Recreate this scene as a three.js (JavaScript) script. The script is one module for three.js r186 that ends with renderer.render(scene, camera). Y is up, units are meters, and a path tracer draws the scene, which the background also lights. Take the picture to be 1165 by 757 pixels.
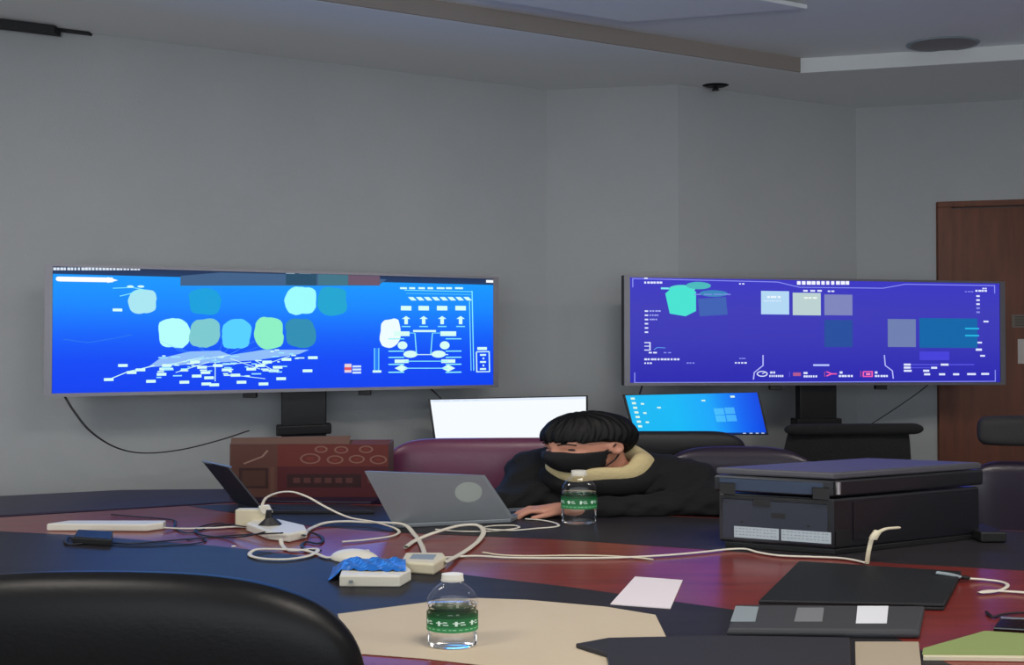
import * as THREE from 'three';
import { RoundedBoxGeometry } from 'three/addons/geometries/RoundedBoxGeometry.js';
import { mergeGeometries, mergeVertices } from 'three/addons/utils/BufferGeometryUtils.js';
import { RectAreaLightUniformsLib } from 'three/addons/lights/RectAreaLightUniformsLib.js';

// ------------------------------------------------------------------ camera, sky, lights, exposure
// The photograph is a portrait picture widened about two times, so everything in the place is built STRETCH times as wide (world x)
// as it is in life; heights (y) and depths (z) are in metres.
const STRETCH = 2.05, FOCAL = 800, EYE = 1.45, HORIZON = 387, TABLE = 0.75;
const scene = new THREE.Scene();
const camera = new THREE.PerspectiveCamera(2 * Math.atan(378.5 / FOCAL) * 180 / Math.PI, 1165 / 757, 0.05, 60);
camera.position.set(0, EYE, 0);
camera.rotation.set(Math.atan((HORIZON - 378.5) / FOCAL), 0, 0);
const renderer = new THREE.WebGLRenderer({ antialias: true });
renderer.toneMapping = THREE.LinearToneMapping;
renderer.toneMappingExposure = 1.0;
renderer.shadowMap.enabled = true;
scene.background = new THREE.Color(0.75, 0.85, 0.95);
RectAreaLightUniformsLib.init();
const LAMP = 22;                                            // radiance of each ceiling lamp
function areaLight(color, intensity, w, h, pos, target) {
  const l = new THREE.RectAreaLight(color, intensity, w, h);
  l.position.set(...pos); l.lookAt(...target); scene.add(l);
  return l;
}
// daylight entering through the two windows outside the frame
areaLight(new THREE.Color(0.95, 0.98, 1.0), 1.3, 7.6, 2.2, [0.4, 1.6, 2.62], [0.4, 1.6, 0]);
areaLight(new THREE.Color(0.93, 0.98, 1.0), 0.7, 2.6, 2.2, [-5.62, 1.6, 0.5], [0, 1.6, 0.5]);

// ------------------------------------------------------------------ helpers
const V = (x, y, z) => new THREE.Vector3(x, y, z);
// a place in the room (world), from where it shows and how far away it stands
const W = (px, py, d) => V((px - 582.5) / FOCAL * d, EYE - (py - HORIZON) / FOCAL * d, -d);
const L = (px, py, d) => { const p = W(px, py, d); p.x /= STRETCH; return p; };           // the same before widening
const onPlane = (px, py, y = TABLE) => W(px, py, FOCAL * (EYE - y) / (py - HORIZON));
const onPlaneL = (px, py, y = TABLE) => { const p = onPlane(px, py, y); p.x /= STRETCH; return p; };
let seed = 7;
const rnd = () => { seed = (seed * 1664525 + 1013904223) >>> 0; return seed / 4294967296; };
const widen = g => g.applyMatrix4(new THREE.Matrix4().makeScale(STRETCH, 1, 1));
const at = (g, p, rx = 0, ry = 0, rz = 0) => {            // local geometry -> life-size room -> widened room
  g.applyMatrix4(new THREE.Matrix4().compose(p, new THREE.Quaternion().setFromEuler(new THREE.Euler(rx, ry, rz, 'YXZ')), V(1, 1, 1)));
  return widen(g);
};
const taken = {};
const numbered = n => { const k = taken[n] = (taken[n] ?? -1) + 1; return k ? n + '_' + String(k).padStart(3, '0') : n; };
const bases = new WeakMap();
function thing(name, label, category, base, group) {
  const o = new THREE.Group(); o.name = numbered(name); o.position.copy(base); scene.add(o);
  o.userData = { label, category }; if (group) o.userData.group = group;
  bases.set(o, base.clone());
  return o;
}
function setting(name, geo, mat, parent) {
  const m = new THREE.Mesh(geo, mat); m.name = name; m.castShadow = m.receiveShadow = true;
  if (parent) parent.add(m); else { scene.add(m); m.userData.kind = 'structure'; }
  bases.set(m, V(0, 0, 0));
  return m;
}
function part(name, geo, mat, parent, label) {            // geo in world coordinates
  const b = bases.get(parent) ?? V(0, 0, 0);
  geo.translate(-b.x, -b.y, -b.z);
  const m = new THREE.Mesh(geo, mat); m.name = name; m.castShadow = m.receiveShadow = true;
  if (label) m.userData.label = label;
  parent.add(m); bases.set(m, b);
  return m;
}
function single(name, label, category, geo, mat, group) { // a thing of one mesh
  geo.computeBoundingBox(); const b = geo.boundingBox, c = V((b.min.x + b.max.x) / 2, b.min.y, (b.min.z + b.max.z) / 2);
  geo.translate(-c.x, -c.y, -c.z);
  const m = new THREE.Mesh(geo, mat); m.name = numbered(name); m.position.copy(c); m.castShadow = m.receiveShadow = true;
  m.userData = { label, category }; if (group) m.userData.group = group;
  scene.add(m); bases.set(m, c);
  return m;
}
function boxUV(g, s = 1) {                                 // uv in metres by the way each face points
  if (g.index) g = g.toNonIndexed();
  const p = g.attributes.position, uv = new Float32Array(p.count * 2), a = V(), b = V(), c = V();
  for (let i = 0; i < p.count; i += 3) {
    a.fromBufferAttribute(p, i); b.fromBufferAttribute(p, i + 1); c.fromBufferAttribute(p, i + 2);
    const n = b.clone().sub(a).cross(c.clone().sub(a)), nx = Math.abs(n.x), ny = Math.abs(n.y), nz = Math.abs(n.z);
    [a, b, c].forEach((q, k) => {
      const [u, v] = ny >= nx && ny >= nz ? [q.x, q.z] : nx >= nz ? [q.z, q.y] : [q.x, q.y];
      uv[(i + k) * 2] = u * s; uv[(i + k) * 2 + 1] = v * s;
    });
  }
  g.setAttribute('uv', new THREE.BufferAttribute(uv, 2));
  return g;
}
const strip = g => { g = g.index ? g.toNonIndexed() : g; for (const k of Object.keys(g.attributes)) if (!['position', 'normal', 'uv'].includes(k)) g.deleteAttribute(k); return g; };
const merge = list => mergeGeometries(list.map(strip));
const rbox = (w, h, d, r = 0.005, s = 3) => new RoundedBoxGeometry(w, h, d, s, Math.min(r, w / 2.01, h / 2.01, d / 2.01));
const cyl = (r0, r1, h, n = 24) => new THREE.CylinderGeometry(r0, r1, h, n);
function slab(pts, y0, y1, bevel = 0) {                    // pts: [world x, depth]
  const s = new THREE.Shape(pts.map(([x, d]) => new THREE.Vector2(x, d)));
  const g = new THREE.ExtrudeGeometry(s, { depth: y1 - y0 - 2 * bevel, bevelEnabled: bevel > 0, bevelSize: bevel, bevelThickness: bevel, bevelSegments: 2, bevelOffset: -bevel, curveSegments: 12 });
  g.translate(0, 0, bevel); g.rotateX(-Math.PI / 2); g.translate(0, y0, 0);
  return boxUV(g);
}
function plank(a, b, c, d, t) {                            // a thick sheet: corners TL TR BR BL, t = thickness vector pointing behind it
  const q = [a, b, c, d], e = q.map(v => v.clone().add(t)), P = [], U = [];
  const quad = (p0, p1, p2, p3) => { for (const [v, u] of [[p0, [0, 1]], [p3, [0, 0]], [p2, [1, 0]], [p0, [0, 1]], [p2, [1, 0]], [p1, [1, 1]]]) { P.push(v.x, v.y, v.z); U.push(...u); } };
  quad(a, b, c, d); quad(e[1], e[0], e[3], e[2]); quad(e[0], e[1], b, a); quad(d, c, e[2], e[3]); quad(e[0], a, d, e[3]); quad(b, e[1], e[2], c);
  const g = new THREE.BufferGeometry();
  g.setAttribute('position', new THREE.Float32BufferAttribute(P, 3)); g.setAttribute('uv', new THREE.Float32BufferAttribute(U, 2)); g.computeVertexNormals();
  return g;
}
function cord(pts, r, closed = false, seg = 0) {           // pts life-size, then widened
  const c = new THREE.CatmullRomCurve3(pts, closed, 'centripetal');
  return widen(new THREE.TubeGeometry(c, seg || pts.length * 8, r * 0.72, 7, closed));
}
function pillow(w, h, t, o = {}) {                         // a cushion: rounded outline, bulging both ways, optional curve and taper
  const N = o.n ?? 28, { corner = 0.16, power = 8, curve = 0, taper = 0, lean = 0, arch = 0 } = o, P = [], I = [], U = [];
  for (const side of [1, -1]) for (let j = 0; j <= N; j++) for (let i = 0; i <= N; i++) {
    let u = i / N * 2 - 1, v = j / N * 2 - 1;
    u = Math.sign(u) * (1 - (1 - Math.abs(u)) ** 1.6); v = Math.sign(v) * (1 - (1 - Math.abs(v)) ** 1.6);
    const sx = 1 - corner * Math.abs(v) ** power, sy = 1 - corner * 0.7 * Math.abs(u) ** power;
    const tt = t / 2 * Math.pow(Math.max(0, (1 - u ** 6) * (1 - v ** 6)), 0.5);
    const x = u * w / 2 * sx * (1 + taper * v), y = v * h / 2 * sy + arch * (1 - u * u) * (v > 0 ? v : 0);
    P.push(x, y, side * tt + curve * u * u * w / 2 + lean * (v + 1) ** 2);
    U.push(x, y);
  }
  const M = (N + 1) ** 2;
  for (let j = 0; j < N; j++) for (let i = 0; i < N; i++) {
    const a = j * (N + 1) + i, b = a + 1, c = a + N + 1, d = c + 1;
    I.push(a, b, d, a, d, c, M + a, M + d, M + b, M + a, M + c, M + d);
  }
  let g = new THREE.BufferGeometry();
  g.setAttribute('position', new THREE.Float32BufferAttribute(P, 3)); g.setAttribute('uv', new THREE.Float32BufferAttribute(U, 2)); g.setIndex(I);
  g.computeVertexNormals();
  return g;
}
// ---- surface of a distance field (surface nets)
function meshField(f, lo, hi, cell) {
  const n = [0, 1, 2].map(k => Math.ceil((hi.getComponent(k) - lo.getComponent(k)) / cell) + 1), [nx, ny, nz] = n;
  const val = new Float32Array(nx * ny * nz), id = (i, j, k) => i + nx * (j + ny * k);
  for (let k = 0; k < nz; k++) for (let j = 0; j < ny; j++) for (let i = 0; i < nx; i++) val[id(i, j, k)] = f(lo.x + i * cell, lo.y + j * cell, lo.z + k * cell);
  const vert = new Int32Array(nx * ny * nz).fill(-1), P = [], I = [];
  const C = [[0, 0, 0], [1, 0, 0], [0, 1, 0], [1, 1, 0], [0, 0, 1], [1, 0, 1], [0, 1, 1], [1, 1, 1]];
  const E = [[0, 1], [2, 3], [4, 5], [6, 7], [0, 2], [1, 3], [4, 6], [5, 7], [0, 4], [1, 5], [2, 6], [3, 7]];
  for (let k = 0; k < nz - 1; k++) for (let j = 0; j < ny - 1; j++) for (let i = 0; i < nx - 1; i++) {
    const v = C.map(([a, b, c]) => val[id(i + a, j + b, k + c)]);
    let m = 0; for (const q of v) if (q < 0) m++;
    if (m === 0 || m === 8) continue;
    let x = 0, y = 0, z = 0, c = 0;
    for (const [a, b] of E) if ((v[a] < 0) !== (v[b] < 0)) {
      const t = v[a] / (v[a] - v[b]);
      x += C[a][0] + t * (C[b][0] - C[a][0]); y += C[a][1] + t * (C[b][1] - C[a][1]); z += C[a][2] + t * (C[b][2] - C[a][2]); c++;
    }
    vert[id(i, j, k)] = P.length / 3;
    P.push(lo.x + (i + x / c) * cell, lo.y + (j + y / c) * cell, lo.z + (k + z / c) * cell);
  }
  const quad = (a, b, c, d, flip) => { if (a < 0 || b < 0 || c < 0 || d < 0) return; flip ? I.push(a, c, b, a, d, c) : I.push(a, b, c, a, c, d); };
  for (let k = 1; k < nz - 1; k++) for (let j = 1; j < ny - 1; j++) for (let i = 1; i < nx - 1; i++) {
    const s = val[id(i, j, k)] < 0;
    if (s !== (val[id(i + 1, j, k)] < 0)) quad(vert[id(i, j - 1, k - 1)], vert[id(i, j, k - 1)], vert[id(i, j, k)], vert[id(i, j - 1, k)], !s);
    if (s !== (val[id(i, j + 1, k)] < 0)) quad(vert[id(i - 1, j, k - 1)], vert[id(i - 1, j, k)], vert[id(i, j, k)], vert[id(i, j, k - 1)], !s);
    if (s !== (val[id(i, j, k + 1)] < 0)) quad(vert[id(i - 1, j - 1, k)], vert[id(i, j - 1, k)], vert[id(i, j, k)], vert[id(i - 1, j, k)], !s);
  }
  const g = new THREE.BufferGeometry();
  g.setAttribute('position', new THREE.Float32BufferAttribute(P, 3)); g.setIndex(I); g.computeVertexNormals();
  g.setAttribute('uv', new THREE.Float32BufferAttribute(new Float32Array(P.length / 3 * 2).map((_, i) => P[Math.floor(i / 2) * 3 + (i % 2)]), 2));
  return g;
}
const smin = (a, b, k) => { const h = Math.max(k - Math.abs(a - b), 0) / k; return Math.min(a, b) - h * h * k / 4; };
const capsule = (x, y, z, a, b, ra, rb) => {
  const bx = b.x - a.x, by = b.y - a.y, bz = b.z - a.z, qx = x - a.x, qy = y - a.y, qz = z - a.z;
  const t = Math.min(1, Math.max(0, (qx * bx + qy * by + qz * bz) / (bx * bx + by * by + bz * bz + 1e-12)));
  return Math.hypot(qx - t * bx, qy - t * by, qz - t * bz) - (ra + t * (rb - ra));
};
const ellipsoid = (x, y, z, c, rx, ry, rz) => {
  const k0 = Math.hypot((x - c[0]) / rx, (y - c[1]) / ry, (z - c[2]) / rz), k1 = Math.hypot((x - c[0]) / rx / rx, (y - c[1]) / ry / ry, (z - c[2]) / rz / rz);
  return k1 < 1e-9 ? -Math.min(rx, ry, rz) : k0 * (k0 - 1) / k1;
};

// ------------------------------------------------------------------ textures and materials
function noise2(n, oct, s0) {                              // tileable value noise, 0..1
  let s = s0; const r = () => { s = (s * 1664525 + 1013904223) >>> 0; return s / 4294967296; };
  const out = new Float32Array(n * n); let amp = 1, tot = 0;
  for (const [fx, fy] of oct) {
    const g = Array.from({ length: fx * fy }, r);
    for (let y = 0; y < n; y++) for (let x = 0; x < n; x++) {
      const u = x / n * fx, v = y / n * fy, i = Math.floor(u), j = Math.floor(v); let a = u - i, b = v - j;
      a = a * a * (3 - 2 * a); b = b * b * (3 - 2 * b);
      const q = (p, w) => g[(p % fx) + (w % fy) * fx];
      out[y * n + x] += amp * ((q(i, j) * (1 - a) + q(i + 1, j) * a) * (1 - b) + (q(i, j + 1) * (1 - a) + q(i + 1, j + 1) * a) * b);
    }
    tot += amp; amp *= 0.6;
  }
  return out.map(v => v / tot);
}
function tex(n, fn, color, rx = 1, ry = 1) {
  const data = new Uint8Array(n * n * 4);
  for (let i = 0; i < n * n; i++) { const c = fn(i); data[i * 4] = c[0]; data[i * 4 + 1] = c[1]; data[i * 4 + 2] = c[2]; data[i * 4 + 3] = 255; }
  const t = new THREE.DataTexture(data, n, n); t.wrapS = t.wrapT = THREE.RepeatWrapping; t.magFilter = THREE.LinearFilter; t.repeat.set(rx, ry);
  if (color) t.colorSpace = THREE.SRGBColorSpace;
  t.needsUpdate = true;
  return t;
}
const mixc = (a, b, t) => a.map((v, i) => Math.max(0, Math.min(255, v + (b[i] - v) * t)));
const grainN = noise2(256, [[4, 40], [8, 90], [16, 128]], 11), cloudN = noise2(256, [[4, 4], [9, 9], [21, 21], [60, 60]], 5), fineN = noise2(256, [[64, 64], [128, 128]], 3), leatherN = noise2(256, [[40, 40], [90, 90], [128, 128]], 9);
const grey = (a, lo, hi) => i => { const v = lo + (hi - lo) * a[i]; return [v, v, v]; };
const std = (color, roughness = 0.6, o = {}) => new THREE.MeshStandardMaterial({ color, roughness, ...o });
const phys = (color, roughness = 0.6, o = {}) => new THREE.MeshPhysicalMaterial({ color, roughness, ...o });
const bumpFine = tex(256, grey(fineN, 0, 255), false, 4, 4), bumpLeather = tex(256, grey(leatherN, 0, 255), false, 5, 5), bumpCloud = tex(256, grey(cloudN, 0, 255), false, 1.4, 1.4);
const plasterMap = tex(256, i => mixc([166, 170, 173], [176, 179, 180], cloudN[i]), true, 0.35, 0.35);
const M = {
  wall: std(0xffffff, 0.85, { map: plasterMap, bumpMap: bumpFine, bumpScale: 0.0006 }),
  ceiling: std(0xe4e8e8, 0.9, { bumpMap: bumpFine, bumpScale: 0.0005 }),
  carpet: std(0xffffff, 0.95, { map: tex(256, i => mixc([92, 90, 90], [128, 125, 124], fineN[i] * 0.7 + cloudN[i] * 0.3), true, 1.5, 1.5), bumpMap: bumpFine, bumpScale: 0.003 }),
  redwood: phys(0xffffff, 0.3, { map: tex(256, i => mixc([98, 34, 32], [148, 58, 50], grainN[i] * 0.75 + cloudN[i] * 0.25), true, 0.8, 1.6), clearcoat: 0.5, clearcoatRoughness: 0.22 }),
  darkband: phys(0xffffff, 0.48, { map: tex(256, i => mixc([36, 34, 38], [52, 50, 54], grainN[i] * 0.6 + cloudN[i] * 0.4), true, 0.8, 1.4), specularIntensity: 0.6 }),
  backtable: phys(0xffffff, 0.34, { map: tex(256, i => mixc([36, 29, 50], [48, 40, 62], grainN[i] * 0.6 + cloudN[i] * 0.4), true, 0.8, 1.4), specularIntensity: 0.6 }),
  doorwood: std(0xffffff, 0.5, { map: tex(256, i => { const y = i >> 8, x = i & 255, k = (x << 8 | y) & 65535; return mixc([88, 48, 32], [122, 70, 46], grainN[k]); }, true, 0.7, 0.7) }),
  black: std(0x141416, 0.5), blackGloss: phys(0x0d0d10, 0.18, { clearcoat: 0.5, clearcoatRoughness: 0.1 }), blackMetal: std(0x18181a, 0.45, { metalness: 0.3 }),
  bezel: std(0x7a787f, 0.35, { metalness: 0.55 }), chrome: std(0xc8c8cc, 0.2, { metalness: 0.9 }), greyMetal: std(0x77746c, 0.45, { metalness: 0.4 }),
  leather: phys(0x0d0d0f, 0.42, { specularIntensity: 0.55, bumpMap: bumpLeather, bumpScale: 0.00025 }),
  leatherSoft: phys(0x17161a, 0.5, { bumpMap: bumpLeather, bumpScale: 0.0003 }),
  maroon: phys(0x6b3550, 0.32, { bumpMap: bumpLeather, bumpScale: 0.0003 }),
  plum: phys(0x2b2233, 0.28, { bumpMap: bumpLeather, bumpScale: 0.0003 }),
  mesh: std(0x131314, 0.9, { bumpMap: bumpFine, bumpScale: 0.002 }),
  headrest: std(0x302e2e, 0.75, { bumpMap: bumpFine, bumpScale: 0.001 }),
  white: std(0xe2dfd2, 0.42), cream: std(0xd6cdb2, 0.5), cordWhite: std(0xd8d2c4, 0.5), cordBlack: std(0x1b1a1e, 0.5),
  silver: std(0x8b9298, 0.36, { metalness: 0.45 }), darkShell: std(0x2a2b33, 0.4, { metalness: 0.2 }), keys: std(0x1c1d20, 0.6),
  printer: phys(0x15161c, 0.3, { clearcoat: 0.4, clearcoatRoughness: 0.15 }), printerRear: phys(0x272c3a, 0.42), printerLid: phys(0x4a4a50, 0.4),
  jacket: std(0x08080b, 0.9, { bumpMap: bumpCloud, bumpScale: 0.012 }), lining: std(0xcbb98a, 0.9, { bumpMap: bumpFine, bumpScale: 0.002 }),
  skin: phys(0xc48a72, 0.5, { sheen: 0.2 }), hair: phys(0x060607, 0.55, { specularIntensity: 0.5 }), mask: std(0x0f1014, 0.85), trousers: std(0x1d2230, 0.9),
  sheet: std(0xffffff, 0.8, { map: tex(256, i => mixc([190, 175, 150], [203, 189, 165], cloudN[i]), true, 1, 1) }), paper: std(0xe6dde0, 0.7), green: std(0x86965c, 0.7), olive: std(0x55583f, 0.7),
  blueWrap: phys(0x1f6fc9, 0.28, { clearcoat: 0.5 }), lilacWrap: phys(0xa779c4, 0.3), label: std(0xa9b8bf, 0.6), grey: std(0x8b959a, 0.5),
  pet: phys(0xffffff, 0.06, { transmission: 1, thickness: 0, ior: 1.45 }), water: phys(0xffffff, 0.02, { transmission: 1, thickness: 0.05, ior: 1.33 }),
  glass: phys(0xffffff, 0.02, { transmission: 1, thickness: 0, ior: 1.5 }),
};
function canvasTex(w, h, draw) {
  const c = document.createElement('canvas'); c.width = w; c.height = h;
  draw(c.getContext('2d'), w, h);
  const t = new THREE.CanvasTexture(c); t.colorSpace = THREE.SRGBColorSpace;
  return t;
}
const screenMat = (t, k = 1) => new THREE.MeshPhysicalMaterial({ color: 0x030304, roughness: 0.5, specularIntensity: 0.35, emissive: 0xffffff, emissiveMap: t, emissiveIntensity: k });

// ------------------------------------------------------------------ the room
const CEIL = 3.10, TRAY = 3.19, TOP = 3.4;
const ceilAt = (px, py) => { const d = FOCAL * (CEIL - EYE) / (HORIZON - py); return [(px - 582.5) / FOCAL * d, d]; };
const a0 = ceilAt(70, 33), a1 = ceilAt(622, 101), a2 = ceilAt(772, 95), a3 = ceilAt(975, 122), a4 = ceilAt(1165, 112);
const sA = (a1[1] - a0[1]) / (a1[0] - a0[0]), sB = (a4[1] - a3[1]) / (a4[0] - a3[0]);
const LEFT = -5.7, RIGHT = 5.9, BACK = -2.7;               // depth of the wall behind the camera is negative
const wallA = x => a0[1] + sA * (x - a0[0]), wallB = x => a3[1] + sB * (x - a3[0]);
setting('floor', slab([[LEFT - 0.2, BACK - 0.2], [RIGHT + 0.2, BACK - 0.2], [RIGHT + 0.2, 5.6], [LEFT - 0.2, 5.6]], -0.12, 0), M.carpet);
setting('wall_far', slab([[LEFT, wallA(LEFT)], a1, [a1[0], a1[1] + 0.2], [LEFT, wallA(LEFT) + 0.25]], 0, TOP), M.wall);
setting('wall_column', slab([a1, a2, a3, [a3[0], a3[1] + 0.2], [a1[0], a3[1] + 0.2]], 0, TOP), M.wall);
// the wall with the door: pieces beside and above the opening
const doorX0 = 485.5 / FOCAL * 4.87 + 0.0, doorX1 = doorX0 + 1.9, doorTop = 2.41;
const wb = (x0, x1, y0, y1) => slab([[x0, wallB(x0)], [x1, wallB(x1)], [x1, wallB(x1) + 0.2], [x0, wallB(x0) + 0.2]], y0, y1);
setting('wall_right_far', merge([wb(a3[0], doorX0, 0, TOP), wb(doorX0, doorX1, doorTop, TOP), wb(doorX1, RIGHT + 0.2, 0, TOP)]), M.wall);
setting('wall_right', slab([[RIGHT, BACK], [RIGHT + 0.2, BACK], [RIGHT + 0.2, wallB(RIGHT)], [RIGHT, wallB(RIGHT)]], 0, TOP), M.wall);
const wallBox = (x0, x1, y0, y1, d0, d1) => slab([[x0, d0], [x1, d0], [x1, d1], [x0, d1]], y0, y1);
setting('wall_back', merge([wallBox(LEFT - 0.2, -3.5, 0, TOP, BACK - 0.2, BACK), wallBox(4.3, RIGHT + 0.2, 0, TOP, BACK - 0.2, BACK), wallBox(-3.5, 4.3, 0, 0.4, BACK - 0.2, BACK), wallBox(-3.5, 4.3, 2.75, TOP, BACK - 0.2, BACK)]), M.wall);
setting('wall_left', merge([wallBox(LEFT - 0.2, LEFT, 0, TOP, 0.9, wallA(LEFT) + 0.2), wallBox(LEFT - 0.2, LEFT, 0, TOP, BACK, -1.9), wallBox(LEFT - 0.2, LEFT, 0, 0.4, -1.9, 0.9), wallBox(LEFT - 0.2, LEFT, 2.75, TOP, -1.9, 0.9)]), M.wall);
function windowUnit(name, x0, x1, d0, d1) {
  const g = new THREE.Group(); g.name = name; g.userData.kind = 'structure'; scene.add(g); bases.set(g, V(0, 0, 0));
  const lx = x1 - x0, ld = d1 - d0, along = lx > ld, f = [], n = 4;
  for (let i = 0; i <= n; i++) { const t = i / n; f.push(along ? wallBox(x0 + t * (lx - 0.06), x0 + t * (lx - 0.06) + 0.06, 0.4, 2.75, d0, d1) : wallBox(x0, x1, 0.4, 2.75, d0 + t * (ld - 0.06), d0 + t * (ld - 0.06) + 0.06)); }
  f.push(wallBox(x0, x1, 0.4, 0.46, d0, d1), wallBox(x0, x1, 2.69, 2.75, d0, d1));
  part('window_frame', merge(f), M.bezel, g);
  for (let i = 0; i < n; i++) {
    const t0 = i / n, t1 = (i + 1) / n, m = 0.02;
    part('pane', along ? wallBox(x0 + t0 * lx + 0.05, x0 + t1 * lx - 0.01, 0.46, 2.69, (d0 + d1) / 2 - 0.004, (d0 + d1) / 2 + 0.004) : wallBox((x0 + x1) / 2 - 0.004, (x0 + x1) / 2 + 0.004, 0.46, 2.69, d0 + t0 * ld + 0.05, d0 + t1 * ld - 0.01), M.glass, g);
  }
}
windowUnit('window_1', -3.5, 4.3, BACK - 0.14, BACK - 0.06);
windowUnit('window_2', LEFT - 0.14, LEFT - 0.06, -1.9, 0.9);
// ceiling: a lower border along the walls and a shallow raised tray
{
  const dT = 800 * (CEIL - EYE) / 305, c0 = [329.5 / FOCAL * dT, dT];                         // far right corner of the tray
  const trayA = x => c0[1] + sA * (x - c0[0]), trayB = x => c0[1] + sB * (x - c0[0]);
  const outer = [[LEFT - 0.2, BACK - 0.2], [RIGHT + 0.2, BACK - 0.2], [RIGHT + 0.2, 5.6], [LEFT - 0.2, 5.6]];
  const s = new THREE.Shape(outer.map(([x, d]) => new THREE.Vector2(x, d)));
  s.holes.push(new THREE.Path([[-4.6, trayA(-4.6)], c0, [5.2, trayB(5.2)], [5.2, -1.9], [-4.6, -1.9]].map(([x, d]) => new THREE.Vector2(x, d))));
  const g = new THREE.ExtrudeGeometry(s, { depth: TOP - CEIL, bevelEnabled: false }); g.rotateX(-Math.PI / 2); g.translate(0, CEIL, 0);
  const ceil = setting('ceiling', boxUV(g), M.ceiling);
  part('ceiling_tray', slab([[-4.7, -2.0], [5.3, -2.0], [5.3, 4.6], [-4.7, 4.6]], TRAY, TOP - 0.01), M.ceiling, ceil);
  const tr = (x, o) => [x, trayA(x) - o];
  setting('shade_strip_1', slab([tr(-4.55, 0.012), tr(c0[0] - 0.005, 0.012), tr(c0[0] - 0.005, 0.0), tr(-4.55, 0.0)], CEIL + 0.002, TRAY), std(0x958c86, 0.8));  // added strip, its darker colour standing in for shade on this tray face
  setting('roof_slab', slab(outer, TOP, TOP + 0.1), M.ceiling);
}
// flat ceiling panel, round speaker, sprinkler, rail
{
  const y = 3.16, d1 = FOCAL * (y - EYE) / 379, x1 = 337.5 / FOCAL * d1, x0 = 0.62, B = (x, d) => d + sB * (x - x1), w = 0.85;
  const panel = thing('ceiling_panel', 'flat white rectangular panel hung under the ceiling, top edge of picture', 'ceiling panel', V(x1, y, -d1));
  const pts = [[x0, B(x0, d1)], [x1, d1], [x1 - w * 0.9, d1 - w * 0.9 * sA], [x0 - w * 0.9, B(x0, d1) - w * 0.9 * sA]];
  part('board', slab(pts, y, TRAY - 0.008, 0.004), M.ceiling, panel);
  const q = pts.map(([x, d]) => [x + (pts.reduce((t, p) => t + p[0], 0) / 4 - x) * 0.12, d + (pts.reduce((t, p) => t + p[1], 0) / 4 - d) * 0.12]);
  part('bracket', slab(q, TRAY - 0.008, TRAY), M.ceiling, panel);
}
for (const [x, d, where] of [[-2.3, 0.6, 'over the near left chair'], [0.7, 1.0, 'over the middle of the table'], [3.5, 0.6, 'over the right end of the table']]) {
  const o = thing('ceiling_lamp', 'square lit ceiling lamp ' + where, 'lamp', V(x, TRAY, -d), 'ceiling lamps');
  const w = 1.2, h = 0.6, e = 0.03, B = (x0, x1, d0, d1, y0, y1) => slab([[x0, d0], [x1, d0], [x1, d1], [x0, d1]], y0, y1);
  for (const q of [[x - w / 2, x + w / 2, d - h / 2, d - h / 2 + e], [x - w / 2, x + w / 2, d + h / 2 - e, d + h / 2], [x - w / 2, x - w / 2 + e, d - h / 2 + e, d + h / 2 - e], [x + w / 2 - e, x + w / 2, d - h / 2 + e, d + h / 2 - e]]) part('frame', B(...q, TRAY - 0.03, TRAY), M.bezel, o);
  part('diffuser', B(x - w / 2 + e, x + w / 2 - e, d - h / 2 + e, d + h / 2 - e, TRAY - 0.02, TRAY - 0.012), new THREE.MeshStandardMaterial({ color: 0xf2f0ea, roughness: 0.6, emissive: 0xfff0dc, emissiveIntensity: 1.5 }), o);
  areaLight(new THREE.Color(1, 0.93, 0.84), LAMP, w - 0.1, h - 0.1, [x, TRAY - 0.035, -d], [x, 0, -d]);
}
{
  const d = FOCAL * (TRAY - EYE) / (HORIZON - 48), p = V((1075 - 582.5) / FOCAL * d / STRETCH, TRAY, -d);
  const o = thing('ceiling_speaker', 'round grey disc flush on the ceiling above the door', 'speaker', V(p.x * STRETCH, TRAY, p.z));
  const ring = new THREE.TorusGeometry(0.095, 0.007, 8, 40); ring.rotateX(Math.PI / 2);
  part('rim', at(ring, p.clone().add(V(0, -0.004, 0))), M.grey, o);
  part('grille', at(cyl(0.093, 0.093, 0.008, 40), p.clone().add(V(0, -0.004, 0))), std(0x8f8d8c, 0.8, { bumpMap: bumpFine, bumpScale: 0.001 }), o);
}
{
  const d = 4.535, p = V((815 - 582.5) / FOCAL * d / STRETCH, CEIL, -d);
  const o = thing('sprinkler', 'small dark sprinkler head on the ceiling near the column corner', 'sprinkler', V(p.x * STRETCH, CEIL, p.z));
  part('escutcheon', at(cyl(0.042, 0.03, 0.01, 24), p.clone().add(V(0, -0.005, 0))), M.blackMetal, o);
  part('nozzle', at(cyl(0.007, 0.01, 0.022, 12), p.clone().add(V(0, -0.02, 0))), M.blackMetal, o);
  part('deflector', at(cyl(0.012, 0.012, 0.003, 16), p.clone().add(V(0, -0.032, 0))), M.blackMetal, o);
}
{
  const x1 = W(64, 33, 3.69).x, x0 = -4.4, r = (x, o) => [x, wallA(x) - o];
  const rail = thing('ceiling_rail', 'black metal rail end along the top of the far left wall', 'rail', V(x1, CEIL - 0.045, -wallA(x1)));
  part('channel', slab([r(x0, 0.07), r(x1, 0.07), r(x1, 0.02), r(x0, 0.02)], CEIL - 0.042, CEIL - 0.004), M.black, rail);
  part('bracket', slab([r(x0, 0.05), r(x1 + 0.13, 0.03), r(x1 + 0.13, 0), r(x0, 0)], CEIL - 0.012, CEIL), M.black, rail);
}
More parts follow.
